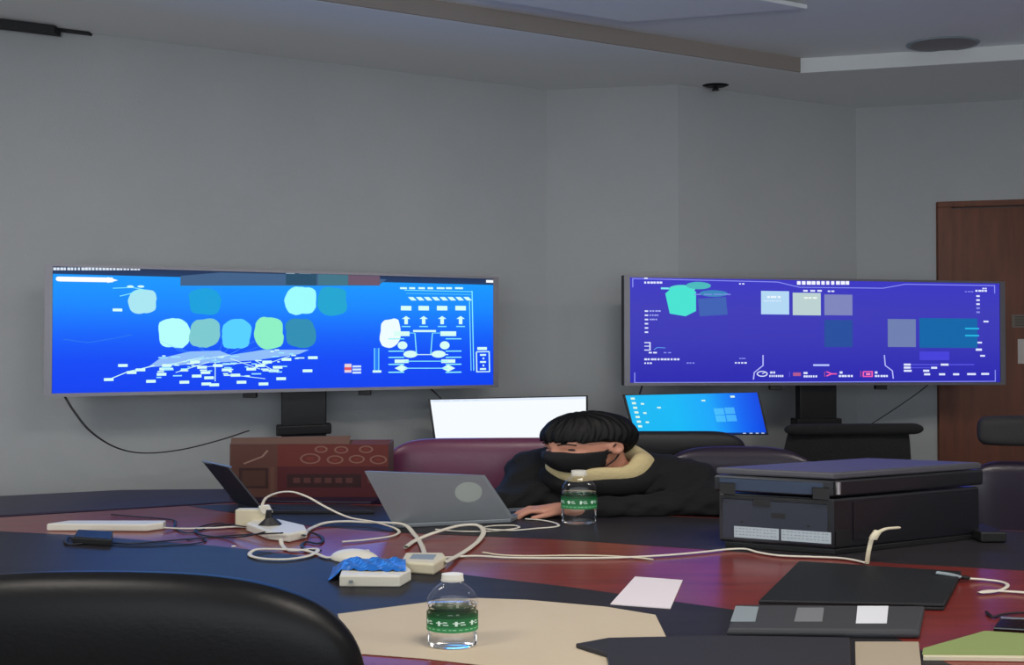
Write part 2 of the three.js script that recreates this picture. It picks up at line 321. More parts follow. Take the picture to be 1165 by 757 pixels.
// door in its frame
{
  const door = new THREE.Group(); door.name = 'door_1'; door.userData.kind = 'structure'; scene.add(door); bases.set(door, V(0, 0, 0));
  const fr = 0.085, jut = 0.025, piece = (x0, x1, y0, y1, o0, o1) => slab([[x0, wallB(x0) + o0], [x1, wallB(x1) + o0], [x1, wallB(x1) + o1], [x0, wallB(x0) + o1]], y0, y1, 0.004);
  part('door_frame', merge([piece(doorX0, doorX0 + fr, 0, doorTop - 0.04, -jut, 0.15), piece(doorX1 - fr, doorX1, 0, doorTop - 0.04, -jut, 0.15), piece(doorX0, doorX1, doorTop - 0.04, doorTop, -jut, 0.15)]), M.doorwood, door);
  const leaf = part('door_leaf', piece(doorX0 + fr, doorX1 - fr, 0.01, doorTop - 0.045, 0.015, 0.06), M.doorwood, door);
  for (const y of [2.15, 0.98]) part('hinge', piece(doorX0 + fr - 0.012, doorX0 + fr + 0.012, y - 0.05, y + 0.05, 0.002, 0.02), M.greyMetal, leaf);
  const hx = doorX1 - fr - 0.14; part('handle', merge([piece(hx - 0.03, hx + 0.03, 0.95, 1.15, 0.0, 0.016), piece(hx - 0.16, hx + 0.02, 1.04, 1.065, -0.045, -0.02), piece(hx - 0.01, hx + 0.015, 1.04, 1.065, -0.03, 0.003)]), M.chrome, leaf);
  const note = (px0, px1, py0, py1, label, mat) => {
    const d = wallB((px0 - 582.5) / FOCAL * 4.82) + 0.013, p0 = W(px0, py0, d), p1 = W(px1, py1, d);
    const f = x => -(wallB(x) + 0.013);
    single('paper_notice', label, 'notice', plank(V(p0.x, p0.y, f(p0.x)), V(p1.x, p0.y, f(p1.x)), V(p1.x, p1.y, f(p1.x)), V(p0.x, p1.y, f(p0.x)), V(0, 0, -0.002)), mat);
  };
  note(1151, 1178, 358, 373, 'grey printed notice stuck high on the brown door', std(0x8a8580, 0.7, { map: canvasTex(64, 64, (c, w, h) => { c.fillStyle = '#cfc8c0'; c.fillRect(0, 0, w, h); c.fillStyle = '#6a625e'; for (let i = 0; i < 5; i++) c.fillRect(8, 10 + i * 10, 48 - (i % 2) * 14, 4); }) }));
  note(1158, 1184, 386, 414, 'plain pale sheet taped on the brown door, below the printed notice', std(0xb9b5b2, 0.7));
}

// ------------------------------------------------------------------ tables
const tp = (px, py) => { const p = onPlane(px, py); return [p.x, -p.z]; };
{
  const far = [[-3.2, 2.46], tp(0, 588), tp(275, 571), tp(420, 573), tp(700, 583), tp(1165, 603), [3.3, 2.32]];
  const near = [[3.3, 0.95], [0.6, 1.2], [-0.3, 1.44], [-2.4, 1.66], [-3.2, 1.72]];
  const t = thing('conference_table', 'long glossy red wood conference table with broad dark inlaid bands', 'table', V(0, 0, -2));
  part('table_top', slab([...far, ...near], TABLE - 0.05, TABLE - 0.001, 0.004), M.redwood, t);
  const fb = [tp(215, 575), tp(300, 588), tp(350, 597), tp(450, 605), tp(640, 613), tp(800, 624), tp(1021, 640), tp(1165, 648), [3.25, 1.74]];
  part('dark_inlay', slab([...fb, [3.25, 2.31], tp(1165, 604), tp(700, 584), tp(420, 574.5), tp(290, 572.5)].map(([x, d]) => [x, d - 0.004]), TABLE - 0.004, TABLE), M.darkband, t, 'charcoal band along the far edge');
  const up = [[-2.6, 2.69], tp(0, 604), tp(100, 609), tp(250, 621), tp(420, 640), tp(560, 657), tp(640, 666), tp(800, 688), tp(1000, 716), [3, 0.98]].map(([x, d], i) => i ? [x, d] : [-2.6, 2.55]);
  const lowB = up.slice(0, 8).map(([x, d]) => [x - 0.02, d - 0.48]).reverse();
  part('dark_inlay', slab([...up.slice(0, 9), [1.05, 1.2], ...lowB], TABLE - 0.004, TABLE), M.darkband, t, 'charcoal band along the near side');
  for (const [x, d] of [[-1.9, 2.15], [0.2, 2.0], [2.3, 1.75]]) part('leg_panel', slab([[x - 0.35, d - 0.25], [x + 0.35, d - 0.25], [x + 0.35, d + 0.25], [x - 0.35, d + 0.25]], 0, TABLE - 0.05, 0.005), M.redwood, t);
  const t2 = thing('side_table', 'dark glossy table against the far left wall under the left television', 'table', V(-1.6, 0, -3.1));
  const gap = ([x, d]) => [x, d + 0.035];
  part('table_top', slab([gap([-3.2, 2.46]), gap(tp(0, 588)), gap(tp(275, 571)), gap(tp(420, 573)), [-0.52, 3.3], tp(258, 556), tp(140, 557), tp(0, 564), [-3.2, 2.86]].map(p => p), TABLE - 0.04, TABLE, 0.004), M.backtable, t2);
  for (const [x, d] of [[-3.05, 2.68], [-1.9, 3.0], [-0.7, 3.2]]) part('leg', slab([[x - 0.06, d - 0.03], [x + 0.06, d - 0.03], [x + 0.06, d + 0.03], [x - 0.06, d + 0.03]], 0, TABLE - 0.04), M.black, t2);
  const t3 = thing('monitor_desk', 'dark narrow desk carrying the two monitors behind the office chairs', 'desk', V(0.4, 0, -4.0));
  part('desk_top', slab([[-0.6, 3.8], [1.3, 3.8], [1.3, 4.25], [-0.6, 4.25]], TABLE - 0.03, TABLE, 0.004), M.darkband, t3);
  for (const x of [-0.52, 1.23]) for (const d of [3.85, 4.2]) part('leg', slab([[x - 0.05, d - 0.025], [x + 0.05, d - 0.025], [x + 0.05, d + 0.025], [x - 0.05, d + 0.025]], 0, TABLE - 0.03), M.black, t3);
}

// ------------------------------------------------------------------ televisions on carts
function television(name, label, c, tex, cart) {           // c: [px, top, bottom, depth] for the left and right ends
  const [l, r] = c, tl = W(l[0], l[1], l[3]), bl = W(l[0], l[2], l[3]), tr = W(r[0], r[1], r[3]), br = W(r[0], r[2], r[3]);
  bl.x = tl.x; br.x = tr.x;
  const mid = (a, b, t) => a.clone().lerp(b, t), P = (u, v) => mid(mid(tl, tr, u), mid(bl, br, u), v);
  const n = tr.clone().sub(tl).cross(V(0, 1, 0)).normalize(); if (n.z < 0) n.negate();           // towards the room
  const o = thing(name, label, 'television', P(0.5, 1).add(n.clone().multiplyScalar(-0.03)));
  const back = n.clone().multiplyScalar(-0.05);
  part('housing', plank(P(0, 0).add(n.clone().multiplyScalar(-0.004)), P(1, 0).add(n.clone().multiplyScalar(-0.004)), P(1, 1).add(n.clone().multiplyScalar(-0.004)), P(0, 1).add(n.clone().multiplyScalar(-0.004)), back), M.black, o);
  const bw = 0.014, bh = 0.026, f = n.clone().multiplyScalar(0.006), B = (u0, u1, v0, v1) => plank(P(u0, v0).add(f), P(u1, v0).add(f), P(u1, v1).add(f), P(u0, v1).add(f), n.clone().multiplyScalar(-0.02));
  for (const q of [[0, bw, 0, 1], [1 - bw, 1, 0, 1], [bw, 1 - bw, 0, 0.02], [bw, 1 - bw, 1 - bh, 1]]) part('bezel', B(...q), M.bezel, o);
  part('screen', plank(P(bw, 0.02), P(1 - bw, 0.02), P(1 - bw, 1 - bh), P(bw, 1 - bh), n.clone().multiplyScalar(-0.003)), screenMat(tex), o);
  for (const u of cart.feet) { const p = P(u, 1.0).add(n.clone().multiplyScalar(-0.03)); part('bracket', rbox(0.07, 0.03, 0.03, 0.004).translate(p.x, p.y - 0.014, p.z), M.black, o); }
  // rolling stand behind it
  const s = thing('television_stand', cart.label, 'stand', V(P(cart.u, 1).x, 0, P(cart.u, 1).z), 'rolling television stands');
  const sp = P(cart.u, 1).add(n.clone().multiplyScalar(-0.105)), ry = Math.atan2(n.x, n.z);
  const put = (g, x, y, z) => { g.translate(x, y, z); g.rotateY(ry); return g.translate(sp.x, 0, sp.z); };
  part('post', put(rbox(cart.w, sp.y + 0.3 - 0.08, 0.06, 0.008), 0, (sp.y + 0.3) / 2 + 0.04, 0), M.blackMetal, s);
  part('collar', put(rbox(cart.w * 1.22, 0.055, 0.085, 0.008), 0, cart.collar, 0), M.blackMetal, s);
  part('mount_plate', put(rbox(cart.w * 2.4, 0.3, 0.02, 0.004), 0, sp.y + 0.25, 0.038), M.blackMetal, s);
  part('tray', put(rbox(0.5, 0.02, 0.2, 0.006), 0, 0.42, 0.05), M.blackMetal, s);
  for (const k of [-1, 1]) {
    const leg = part('foot_bar', put(rbox(0.08, 0.05, 0.4, 0.01), k * 0.42, 0.085, 0.03), M.blackMetal, s);
    for (const z of [-0.15, 0.21]) part('caster', put(cyl(0.03, 0.03, 0.04, 16).rotateZ(Math.PI / 2), k * 0.42, 0.03, z), M.black, leg);
  }
  part('cross_bar', put(rbox(0.92, 0.05, 0.07, 0.008), 0, 0.1, 0), M.blackMetal, s);
  areaLight(new THREE.Color(...cart.light), cart.power, tl.distanceTo(tr) * 0.9, 0.52, P(0.5, 0.5).add(n.clone().multiplyScalar(0.02)).toArray(), P(0.5, 0.5).add(n).toArray());
  return P;
}
// pictures on the screens, laid out in the screens' own coordinates; q() turns a place on the panel into canvas pixels
const panel = (cn, w, h) => (px, py) => {
  const [l, r] = cn, s = (px - l[0]) / (r[0] - l[0]), u = s * l[3] / (r[3] - s * (r[3] - l[3]));
  const top = l[1] + s * (r[1] - l[1]), bot = l[2] + s * (r[2] - l[2]), v = (py - top) / (bot - top);
  return [(u - 0.014) / 0.972 * w, (v - 0.02) / 0.954 * h];
};
const leftTV = [[51, 300, 452, 3.42], [567, 315, 441, 4.16]], rightTV = [[710, 313, 439, 4.127], [1143, 320.5, 438, 4.444]];
function tools(c, q) {
  const T = {
    rect(x0, y0, x1, y1, col) { const a = q(x0, y0), b = q(x1, y1); c.fillStyle = col; c.fillRect(a[0], a[1], b[0] - a[0], b[1] - a[1]); },
    line(pts, col, lw = 3) { c.strokeStyle = col; c.lineWidth = lw; c.beginPath(); pts.forEach((p, i) => { const a = q(...p); i ? c.lineTo(...a) : c.moveTo(...a); }); c.stroke(); },
    blob(x, y, rx, ry, col) { const a = q(x, y), b = q(x + rx, y + ry); c.fillStyle = col; c.beginPath(); c.ellipse(a[0], a[1], Math.abs(b[0] - a[0]), Math.abs(b[1] - a[1]), 0, 0, 7); c.fill(); },
    poly(pts, col) { c.fillStyle = col; c.beginPath(); pts.forEach((p, i) => { const a = q(...p); i ? c.lineTo(...a) : c.moveTo(...a); }); c.closePath(); c.fill(); },
    land(x, y, col, rx = 19, ry = 18, s = 1) { const pts = []; for (let i = 0; i < 30; i++) { const a = i / 30 * Math.PI * 2, k = 0.96 + 0.05 * Math.sin(a * 2 + s) + 0.03 * Math.sin(a * 5 + s * 2.3) + (rnd() - 0.5) * 0.05, sq = 1 / Math.pow(Math.abs(Math.cos(a)) ** 3 + Math.abs(Math.sin(a)) ** 3, 1 / 3); pts.push([x + Math.cos(a) * rx * k * sq, y + Math.sin(a) * ry * k * sq]); } T.poly(pts, col); },
    dashes(x0, x1, y, h, col, n) { for (let i = 0; i < n; i++) { const w = (x1 - x0) / n; T.rect(x0 + i * w, y - h / 2, x0 + i * w + w * (0.62 + 0.3 * rnd()), y + h / 2, col); } },
  };
  return T;
}
const leftPicture = canvasTex(1536, 512, (c, w, h) => {
  const g = c.createLinearGradient(0, 0, 0, h);
  [[0, '#1a2f52'], [0.055, '#1f3a66'], [0.06, '#0b98ff'], [0.3, '#0a86ff'], [0.55, '#0560fa'], [0.75, '#0248f6'], [1, '#0140f0']].forEach(([t, k]) => g.addColorStop(t, k));
  c.fillStyle = g; c.fillRect(0, 0, w, h);
  const T = tools(c, panel(leftTV, w, h)), Q = '#d8fff4', A = '#8ff4f4';
  T.dashes(56, 160, 306, 3.2, '#dfe9f4', 26);
  T.rect(545, 315, 551, 316.6, '#fff'); T.rect(555, 314.6, 561, 317, '#fff'); T.rect(553, 318.6, 565, 322, '#fff');
  T.line([[67, 317.5], [128, 318.5]], '#fff', 20); T.blob(66, 317.4, 3, 2.8, '#fff'); T.poly([[122, 315], [134, 319], [122, 322]], '#fff');
  T.poly([[205, 314], [250, 310], [330, 312], [380, 312], [440, 318], [430, 325], [205, 325]], '#3f5f86');
  T.rect(325, 311, 360, 325, '#234b66'); T.rect(362, 312, 396, 325, '#3f7284'); T.rect(396, 313, 432, 325, '#6a5468');
  T.dashes(325, 400, 311, 1.6, '#9fb4c4', 5);
  // land and links of the network map
  T.land(162, 343, '#a9e6f2', 16, 15, 2); T.land(233, 343, '#0d9fdc', 18, 16, 1); T.land(378, 343, '#19a4d0', 18, 16, 5);
  T.land(198, 379, '#b4fffb', 18, 18, 1); T.land(233, 379, '#7cc9d0', 18, 17, 3); T.land(269, 380, '#55d0ff', 18, 17, 4); T.land(342, 379, '#2c8db4', 18, 17, 6);
  T.land(306, 379, '#8cf0c4', 18, 18, 5); T.land(342, 342, '#9dfcfd', 18, 17, 2); T.land(444, 379, '#eefcff', 12, 17, 3);
  T.poly([[168, 418], [182, 408], [216, 400], [250, 399], [262, 404], [300, 398], [352, 398], [340, 403], [290, 410], [240, 413], [200, 416]], 'rgba(190,225,250,.75)');
  T.line([[72, 386], [100, 390], [130, 385], [150, 381]], '#2a78ee', 3);
  T.line([[128, 328], [150, 327], [165, 330]], A, 3); T.line([[136, 337], [160, 331]], A, 3); T.blob(148, 326, 4, 1.4, Q); T.blob(160, 326, 4, 1.4, Q); T.rect(128, 351, 139, 354.4, Q);
  T.line([[124, 432], [146, 423], [160, 420], [176, 416]], Q, 4);
  for (const [x, y] of [[124, 432], [140, 416], [150, 424], [160, 421], [172, 434], [187, 420], [184, 426], [210, 435], [235, 437], [244, 438], [275, 435], [300, 437], [320, 431], [350, 422], [356, 407], [312, 422], [286, 420], [304, 412], [316, 418], [268, 427], [222, 412], [230, 418], [234, 424], [238, 430], [224, 428], [190, 416], [248, 416], [258, 421], [326, 409], [296, 416]]) T.rect(x - 5.5, y - 1.6, x + 5.5, y + 1.6, Q);
  for (let i = 0; i < 60; i++) { const x = 175 + rnd() * 165, y = 403 + rnd() * 26 - (x > 300 ? 6 : 0); T.rect(x, y, x + 3 + rnd() * 8, y + 1.4, rnd() < 0.5 ? Q : '#9ee6ff'); }
  for (const [a, b] of [[[222, 410], [262, 404]], [[230, 418], [286, 412]], [[286, 420], [330, 405]], [[266, 427], [302, 431]], [[245, 408], [245, 434]], [[238, 412], [200, 424]], [[290, 410], [316, 424]], [[190, 416], [232, 406]], [[262, 408], [296, 420]]]) T.line([a, b], Q, 3);
  for (let i = 0; i < 14; i++) T.line([[245, 412], [245 + (i - 7) * 9, 388 + (i % 4) * 5]], 'rgba(120,190,255,.45)', 2);
  T.rect(392, 414, 400, 424, '#e8d0d8'); T.rect(392, 418, 400, 421, '#e2566a'); for (const y of [417, 420.5, 424]) T.rect(401, y - 1.1, 411, y + 1.1, '#cfe6ff');
  // one-line diagram at the right
  T.rect(426, 396, 431, 423, '#1f7bff'); T.line([[426, 396], [426, 423]], A, 3); T.line([[431, 396], [431, 423]], A, 3); T.rect(424, 421.5, 434, 424, Q);
  T.dashes(455, 528, 328, 2.4, Q, 7); T.rect(460, 330.6, 537, 331.6, A); T.line([[537, 331], [539, 422]], A, 4); T.line([[534, 340], [536, 422]], A, 3);
  T.rect(462, 334, 536, 335.2, A); for (let i = 0; i < 8; i++) T.poly([[464 + i * 9, 338], [470 + i * 9, 338], [474 + i * 9, 342], [468 + i * 9, 342]], Q);
  T.rect(460, 350, 534, 351, A); for (const x of [462, 482, 503, 524]) { T.rect(x - 6, 348, x + 6, 353.4, Q); T.poly([[x - 5, 363], [x, 359.6], [x + 5, 363]], Q); T.rect(x - 2, 362, x + 2, 369, Q); T.rect(x - 5, 371, x + 5, 372.2, A); }
  T.rect(470, 375.5, 496, 378, Q);
  for (const x of [457, 510]) { T.rect(x - 9, 377, x + 9, 382.5, Q); T.blob(x + (x < 480 ? 1 : -4), 393, 5.5, 4.6, Q); T.blob(x + (x < 480 ? 10 : -11), 403, 8, 4, Q); T.rect(x - 8, 409, x + 8, 413, Q); T.poly([[x - 8, 419], [x, 415], [x + 8, 419], [x, 423]], Q); for (const y of [385, 399, 406, 414, 423]) T.rect(x - 15 + (x > 480 ? 12 : 0), y, x + 3 + (x > 480 ? 12 : 0), y + 1.2, A); }
  T.line([[472, 379], [474, 404]], A, 4); T.line([[492, 379], [490, 404]], A, 4); T.line([[460, 403.5], [510, 403.5]], Q, 4); T.line([[460, 411], [510, 411]], A, 4); T.line([[460, 419], [510, 419]], A, 4);
  T.line([[466, 379], [472, 379]], A, 3); T.line([[492, 379], [502, 379]], A, 3);
  T.rect(543, 395, 554, 398.4, Q); T.line([[542, 400.5], [556.5, 400.2], [557, 423], [542.5, 423.2], [542, 400.5]], Q, 5); for (let i = 0; i < 5; i++) T.rect(546 + (i % 2) * 3, 403 + i * 4, 553 - (i % 2) * 2, 405 + i * 4, Q);
});
const rightPicture = canvasTex(1536, 512, (c, w, h) => {
  const g = c.createLinearGradient(0, 0, 0, h);
  [[0, '#3c38c4'], [0.3, '#3f3cb8'], [0.6, '#3b38b6'], [1, '#2b29b0']].forEach(([t, k]) => g.addColorStop(t, k));
  c.fillStyle = g; c.fillRect(0, 0, w, h);
  const T = tools(c, panel(rightTV, w, h)), Q = '#dfe6ff', K = '#8f97f5';
  T.line([[720, 327], [720, 317], [885, 321], [910, 327], [1005, 328], [1030, 323.5], [1132, 325], [1132, 334]], K, 4);
  T.line([[722, 424], [722, 435.5], [1132, 434], [1132, 421]], K, 4);
  T.rect(733, 315, 737, 317.6, Q); T.dashes(733, 754, 321.6, 2.4, Q, 6); T.dashes(907, 968, 322, 4.2, '#f4f6ff', 11); T.dashes(841, 848, 323, 1.6, Q, 2);
  T.dashes(914, 938, 331, 2.2, Q, 3); T.dashes(942, 950, 331.5, 1.8, Q, 2);
  // cloud picture and panels
  T.blob(776, 329, 15, 5, '#57dcd0'); T.blob(795, 325, 14, 4.4, '#4ab9bd'); T.poly([[757, 334], [764, 328], [780, 326], [792, 332], [792, 354], [780, 360], [762, 357]], '#48e2d2'); T.blob(812, 334, 16, 4, '#3a86bc'); T.rect(752, 327, 761, 329.4, '#7ee8f0'); T.dashes(790, 834, 335, 1.4, '#7d8fe6', 4);
  T.poly([[794, 340], [826, 338], [828, 358], [796, 360]], '#3f62b4');
  T.rect(866, 331, 898, 358, '#b2d8f4'); T.rect(902, 333, 934, 359, '#bcd2d2'); T.rect(938, 335, 970, 359, '#7f86bc');
  T.dashes(873, 889, 338, 2.4, '#eaf6ff', 4); T.dashes(869, 890, 342.5, 1.2, '#dcecff', 6); T.dashes(915, 930, 339, 2, '#eef6ee', 3);
  T.rect(1046, 362, 1112, 396, '#1266a8'); for (const y of [374, 382]) T.rect(1098, y - 1, 1114, y + 1, '#28b6e0'); T.rect(1010, 363, 1042, 395, '#6f7fb0'); T.rect(938, 364, 970, 395, '#274f9e');
  T.rect(1046, 400, 1080, 410, '#4743da');
  for (let i = 0; i < 6; i++) { T.rect(733.5, 353.2 + i * 4.8, 737.5, 355 + i * 4.8, Q); if (i < 3) T.dashes(739, 752 - i * 2, 354 + i * 4.8, 1.6, '#a9b0f4', 4); }
  T.line([[733, 390], [739.5, 390], [739.5, 398.5], [733, 398.5]], Q, 5); T.line([[733, 394], [739, 394]], Q, 4); T.line([[744, 398], [748, 395.5], [757, 396]], '#61b4f5', 3);
  T.dashes(738, 748, 401.4, 1.8, Q, 2); T.dashes(755, 765, 401.4, 1.2, K, 2); T.dashes(733, 774, 409, 2.2, Q, 11); T.dashes(733, 742, 413.4, 1.8, Q, 3); T.dashes(781, 791, 413.2, 1.4, K, 3); T.dashes(836, 850, 413, 1.8, Q, 4); T.dashes(841, 849, 408, 1.2, K, 3);
  T.line([[868, 404], [868, 416], [858, 424], [857, 432]], '#b9bdfb', 5); T.line([[1006, 404], [1007, 416], [1015, 422], [1016, 431]], '#b9bdfb', 5);
  T.dashes(925, 952, 415.6, 2.2, '#b6c4ff', 1);
  { const a = panel(rightTV, w, h)(867, 425.5); c.strokeStyle = Q; c.lineWidth = 5; c.beginPath(); c.ellipse(a[0], a[1], 20, 12, 0, 0, 7); c.stroke(); T.line([[867, 425.5], [871, 423.5]], Q, 4); }
  T.dashes(876, 883, 424, 2.4, Q, 2); T.dashes(875, 892, 428, 2.4, Q, 7);
  T.rect(902, 424, 911, 428, '#b25a92'); T.dashes(914, 919, 424.6, 2.4, Q, 1); T.dashes(914, 930, 428.4, 2.4, Q, 6);
  T.line([[940, 423], [946, 425.5], [940, 428]], '#ff5fae', 6); T.line([[945, 425.5], [952, 425.5]], '#ff5fae', 6); T.dashes(955, 960, 424, 2.6, Q, 1); T.dashes(954, 971, 428, 2.4, Q, 5);
  T.line([[982, 423], [992, 423], [992, 428.4], [982, 428.4], [982, 423]], '#ff5fae', 6); T.rect(985, 424.6, 990, 427, '#ff86c0'); T.dashes(995, 999, 424, 2.6, Q, 1); T.dashes(995, 1011, 428, 2.4, Q, 5);
  T.line([[979, 422], [979, 429]], '#c2527e', 3); T.line([[938, 423], [938, 429]], '#c2527e', 3); T.line([[898, 423], [898, 429]], '#5b58d8', 3);
  for (const [x0, x1, y] of [[1028, 1036, 415], [1028, 1036, 418.4], [1028, 1037, 422], [1050, 1057, 422], [1059, 1066, 418.6], [1070, 1079, 415], [1051, 1058, 426], [1068, 1075, 426], [1084, 1091, 426], [1100, 1110, 425.8], [1116, 1125, 425.6]]) T.rect(x0, y - 1.2, x1, y + 1.2, Q);
  T.rect(1037, 414.4, 1068, 415.6, '#5a58e6'); T.rect(1080, 414.4, 1108, 415.6, '#5a58e6'); T.rect(1036, 418, 1058, 419, '#5a58e6');
  T.dashes(1110, 1124, 331, 2.2, Q, 4); T.dashes(1118, 1124, 328.4, 1.6, Q, 2); for (let i = 0; i < 5; i++) T.rect(1111, 336 + i * 4.6, 1115, 338 + i * 4.6, i < 3 ? Q : '#8b90e8'); T.dashes(1119, 1126, 366, 2, Q, 1); T.dashes(1112, 1118, 390, 2, Q, 1); T.dashes(1110, 1118, 398, 2.6, Q, 1); T.dashes(1115, 1122, 405, 2, Q, 1); T.dashes(1098, 1108, 332, 1, K, 3);
});
television('television', 'large television showing a bright blue network map, left of the column', leftTV, leftPicture, { feet: [0.405, 0.665], u: 0.525, w: 0.24, collar: 0.955, label: 'black rolling stand under the bright blue left television', light: [0.05, 0.3, 1.0], power: 2.4 });
television('television', 'large television showing a violet dashboard, in front of the brown door', rightTV, rightPicture, { feet: [0.385, 0.665], u: 0.51, w: 0.245, collar: 0.935, label: 'black rolling stand under the violet right television', light: [0.14, 0.12, 0.8], power: 0.5 });
// their power leads
single('power_cable', 'black cable drooping from the bottom left corner of the left television', 'cable', cord([L(74, 451, 3.47), L(84, 467, 3.47), L(105, 492, 3.49), L(135, 510, 3.55), L(165, 515.5, 3.62), L(205, 512, 3.68), L(250, 501, 3.74), L(284, 490, 3.78)], 0.0045, false, 60), M.cordBlack);
single('power_cable', 'short black cable below the right corner of the left television', 'cable', cord([L(486, 439, 4.1), L(494, 446, 4.05), L(500, 452, 4.02), L(512, 462, 4.03), L(520, 480, 4.05), L(522, 526, 4.1)], 0.004, false, 30), M.cordBlack);
single('power_cable', 'thin black cable slanting below the right end of the violet television', 'cable', cord([L(1057, 437, 4.5), L(1040, 450, 4.5), L(1015, 467, 4.5), L(988, 484, 4.5), L(960, 498, 4.5)], 0.0035, false, 40), M.cordBlack);
single('power_cable', 'short black cable above the left corner of the desktop monitor', 'cable', cord([L(731, 437, 4.16), L(729, 444, 4.12), L(727, 452, 4.06), L(728, 480, 4.06), L(730, 524, 4.08)], 0.004, false, 30), M.cordBlack);

// ------------------------------------------------------------------ monitors
function monitor(label, q, d, tilt, texture, k, light, power) {
  const [tl, tr, br, bl] = q.map(([x, y], i) => W(x, y, d + (i < 2 ? tilt : 0))), c = tl.clone().add(tr).add(br).add(bl).multiplyScalar(0.25);
  const n = bl.clone().sub(tl).cross(tr.clone().sub(tl)).normalize(); if (n.z < 0) n.negate();
  const o = thing('monitor', label, 'monitor', V(c.x, TABLE, c.z - 0.08));
  const back = n.clone().multiplyScalar(-0.03), f = v => v.clone().add(n.clone().multiplyScalar(0.001));
  part('housing', plank(tl, tr, br, bl, back), M.black, o);
  const ins = (v, s) => v.clone().lerp(c, s);
  part('screen', plank(...[tl, tr, br, bl].map(v => f(v.clone().sub(c).multiplyScalar(1).multiply(V(0.972, 0.95, 1)).add(c))), n.clone().multiplyScalar(-0.0008)), screenMat(texture, k), o);
  const by = Math.min(bl.y, br.y);
  part('stand_neck', rbox(0.12, c.y - TABLE, 0.025, 0.005).translate(c.x, (c.y + TABLE) / 2, c.z - 0.06), M.black, o);
  part('stand_base', at(cyl(0.11, 0.115, 0.014, 32), V(c.x / STRETCH, TABLE + 0.007, c.z - 0.06)), M.black, o);
  areaLight(new THREE.Color(...light), power, tl.distanceTo(tr) * 0.9, by ? 0.2 : 0.2, c.clone().add(n.clone().multiplyScalar(0.012)).toArray(), c.clone().add(n).toArray());
}
monitor('monitor with a blank white screen behind the maroon chair', [[487, 454, 0], [669, 450, 0], [669, 503, 0], [494, 504, 0]], 3.98, 0.03, canvasTex(256, 128, (c, w, h) => { c.fillStyle = '#f6fbff'; c.fillRect(0, 0, w, h); c.fillStyle = '#e2ecfa'; c.fillRect(0, 0, w, 7); c.fillStyle = '#d3e2f6'; for (let i = 0; i < 5; i++) c.fillRect(6 + i * 16, 2, 10, 3); }), 1.0, [0.95, 0.98, 1], 0.5);
monitor('monitor showing a cyan computer desktop with icons, above the black chairs', [[709, 449, 0], [863, 445.5, 0], [874, 495, 0], [721, 496, 0]], 3.96, 0.03, canvasTex(512, 256, (c, w, h) => {
  const g = c.createLinearGradient(0, 0, w, 0); [[0, '#12b6f2'], [0.35, '#0cb8f6'], [0.62, '#12a6fa'], [0.85, '#0a66f2'], [1, '#0547e2']].forEach(([t, k]) => g.addColorStop(t, k)); c.fillStyle = g; c.fillRect(0, 0, w, h);
  c.fillStyle = 'rgba(120,225,255,.5)'; for (const [x, y] of [[330, 92], [372, 88], [330, 136], [372, 134]]) c.fillRect(x, y, 38, 40);
  c.fillStyle = '#d9f6e4'; for (let i = 0; i < 7; i++) { c.fillRect(18, 14 + i * 30, 16, 14); if (i % 2) c.fillRect(52, 20 + i * 30, 13, 11); } c.fillRect(112, 76, 15, 10); c.fillRect(290, 38, 15, 9); c.fillRect(405, 16, 17, 12);
  c.fillStyle = '#0b2c66'; c.fillRect(0, 246, w, 10); c.fillStyle = '#cfe0ff'; for (const x of [420, 446, 470, 492]) c.fillRect(x, 248, 12, 5);
}), 1.0, [0.05, 0.5, 1], 0.4);

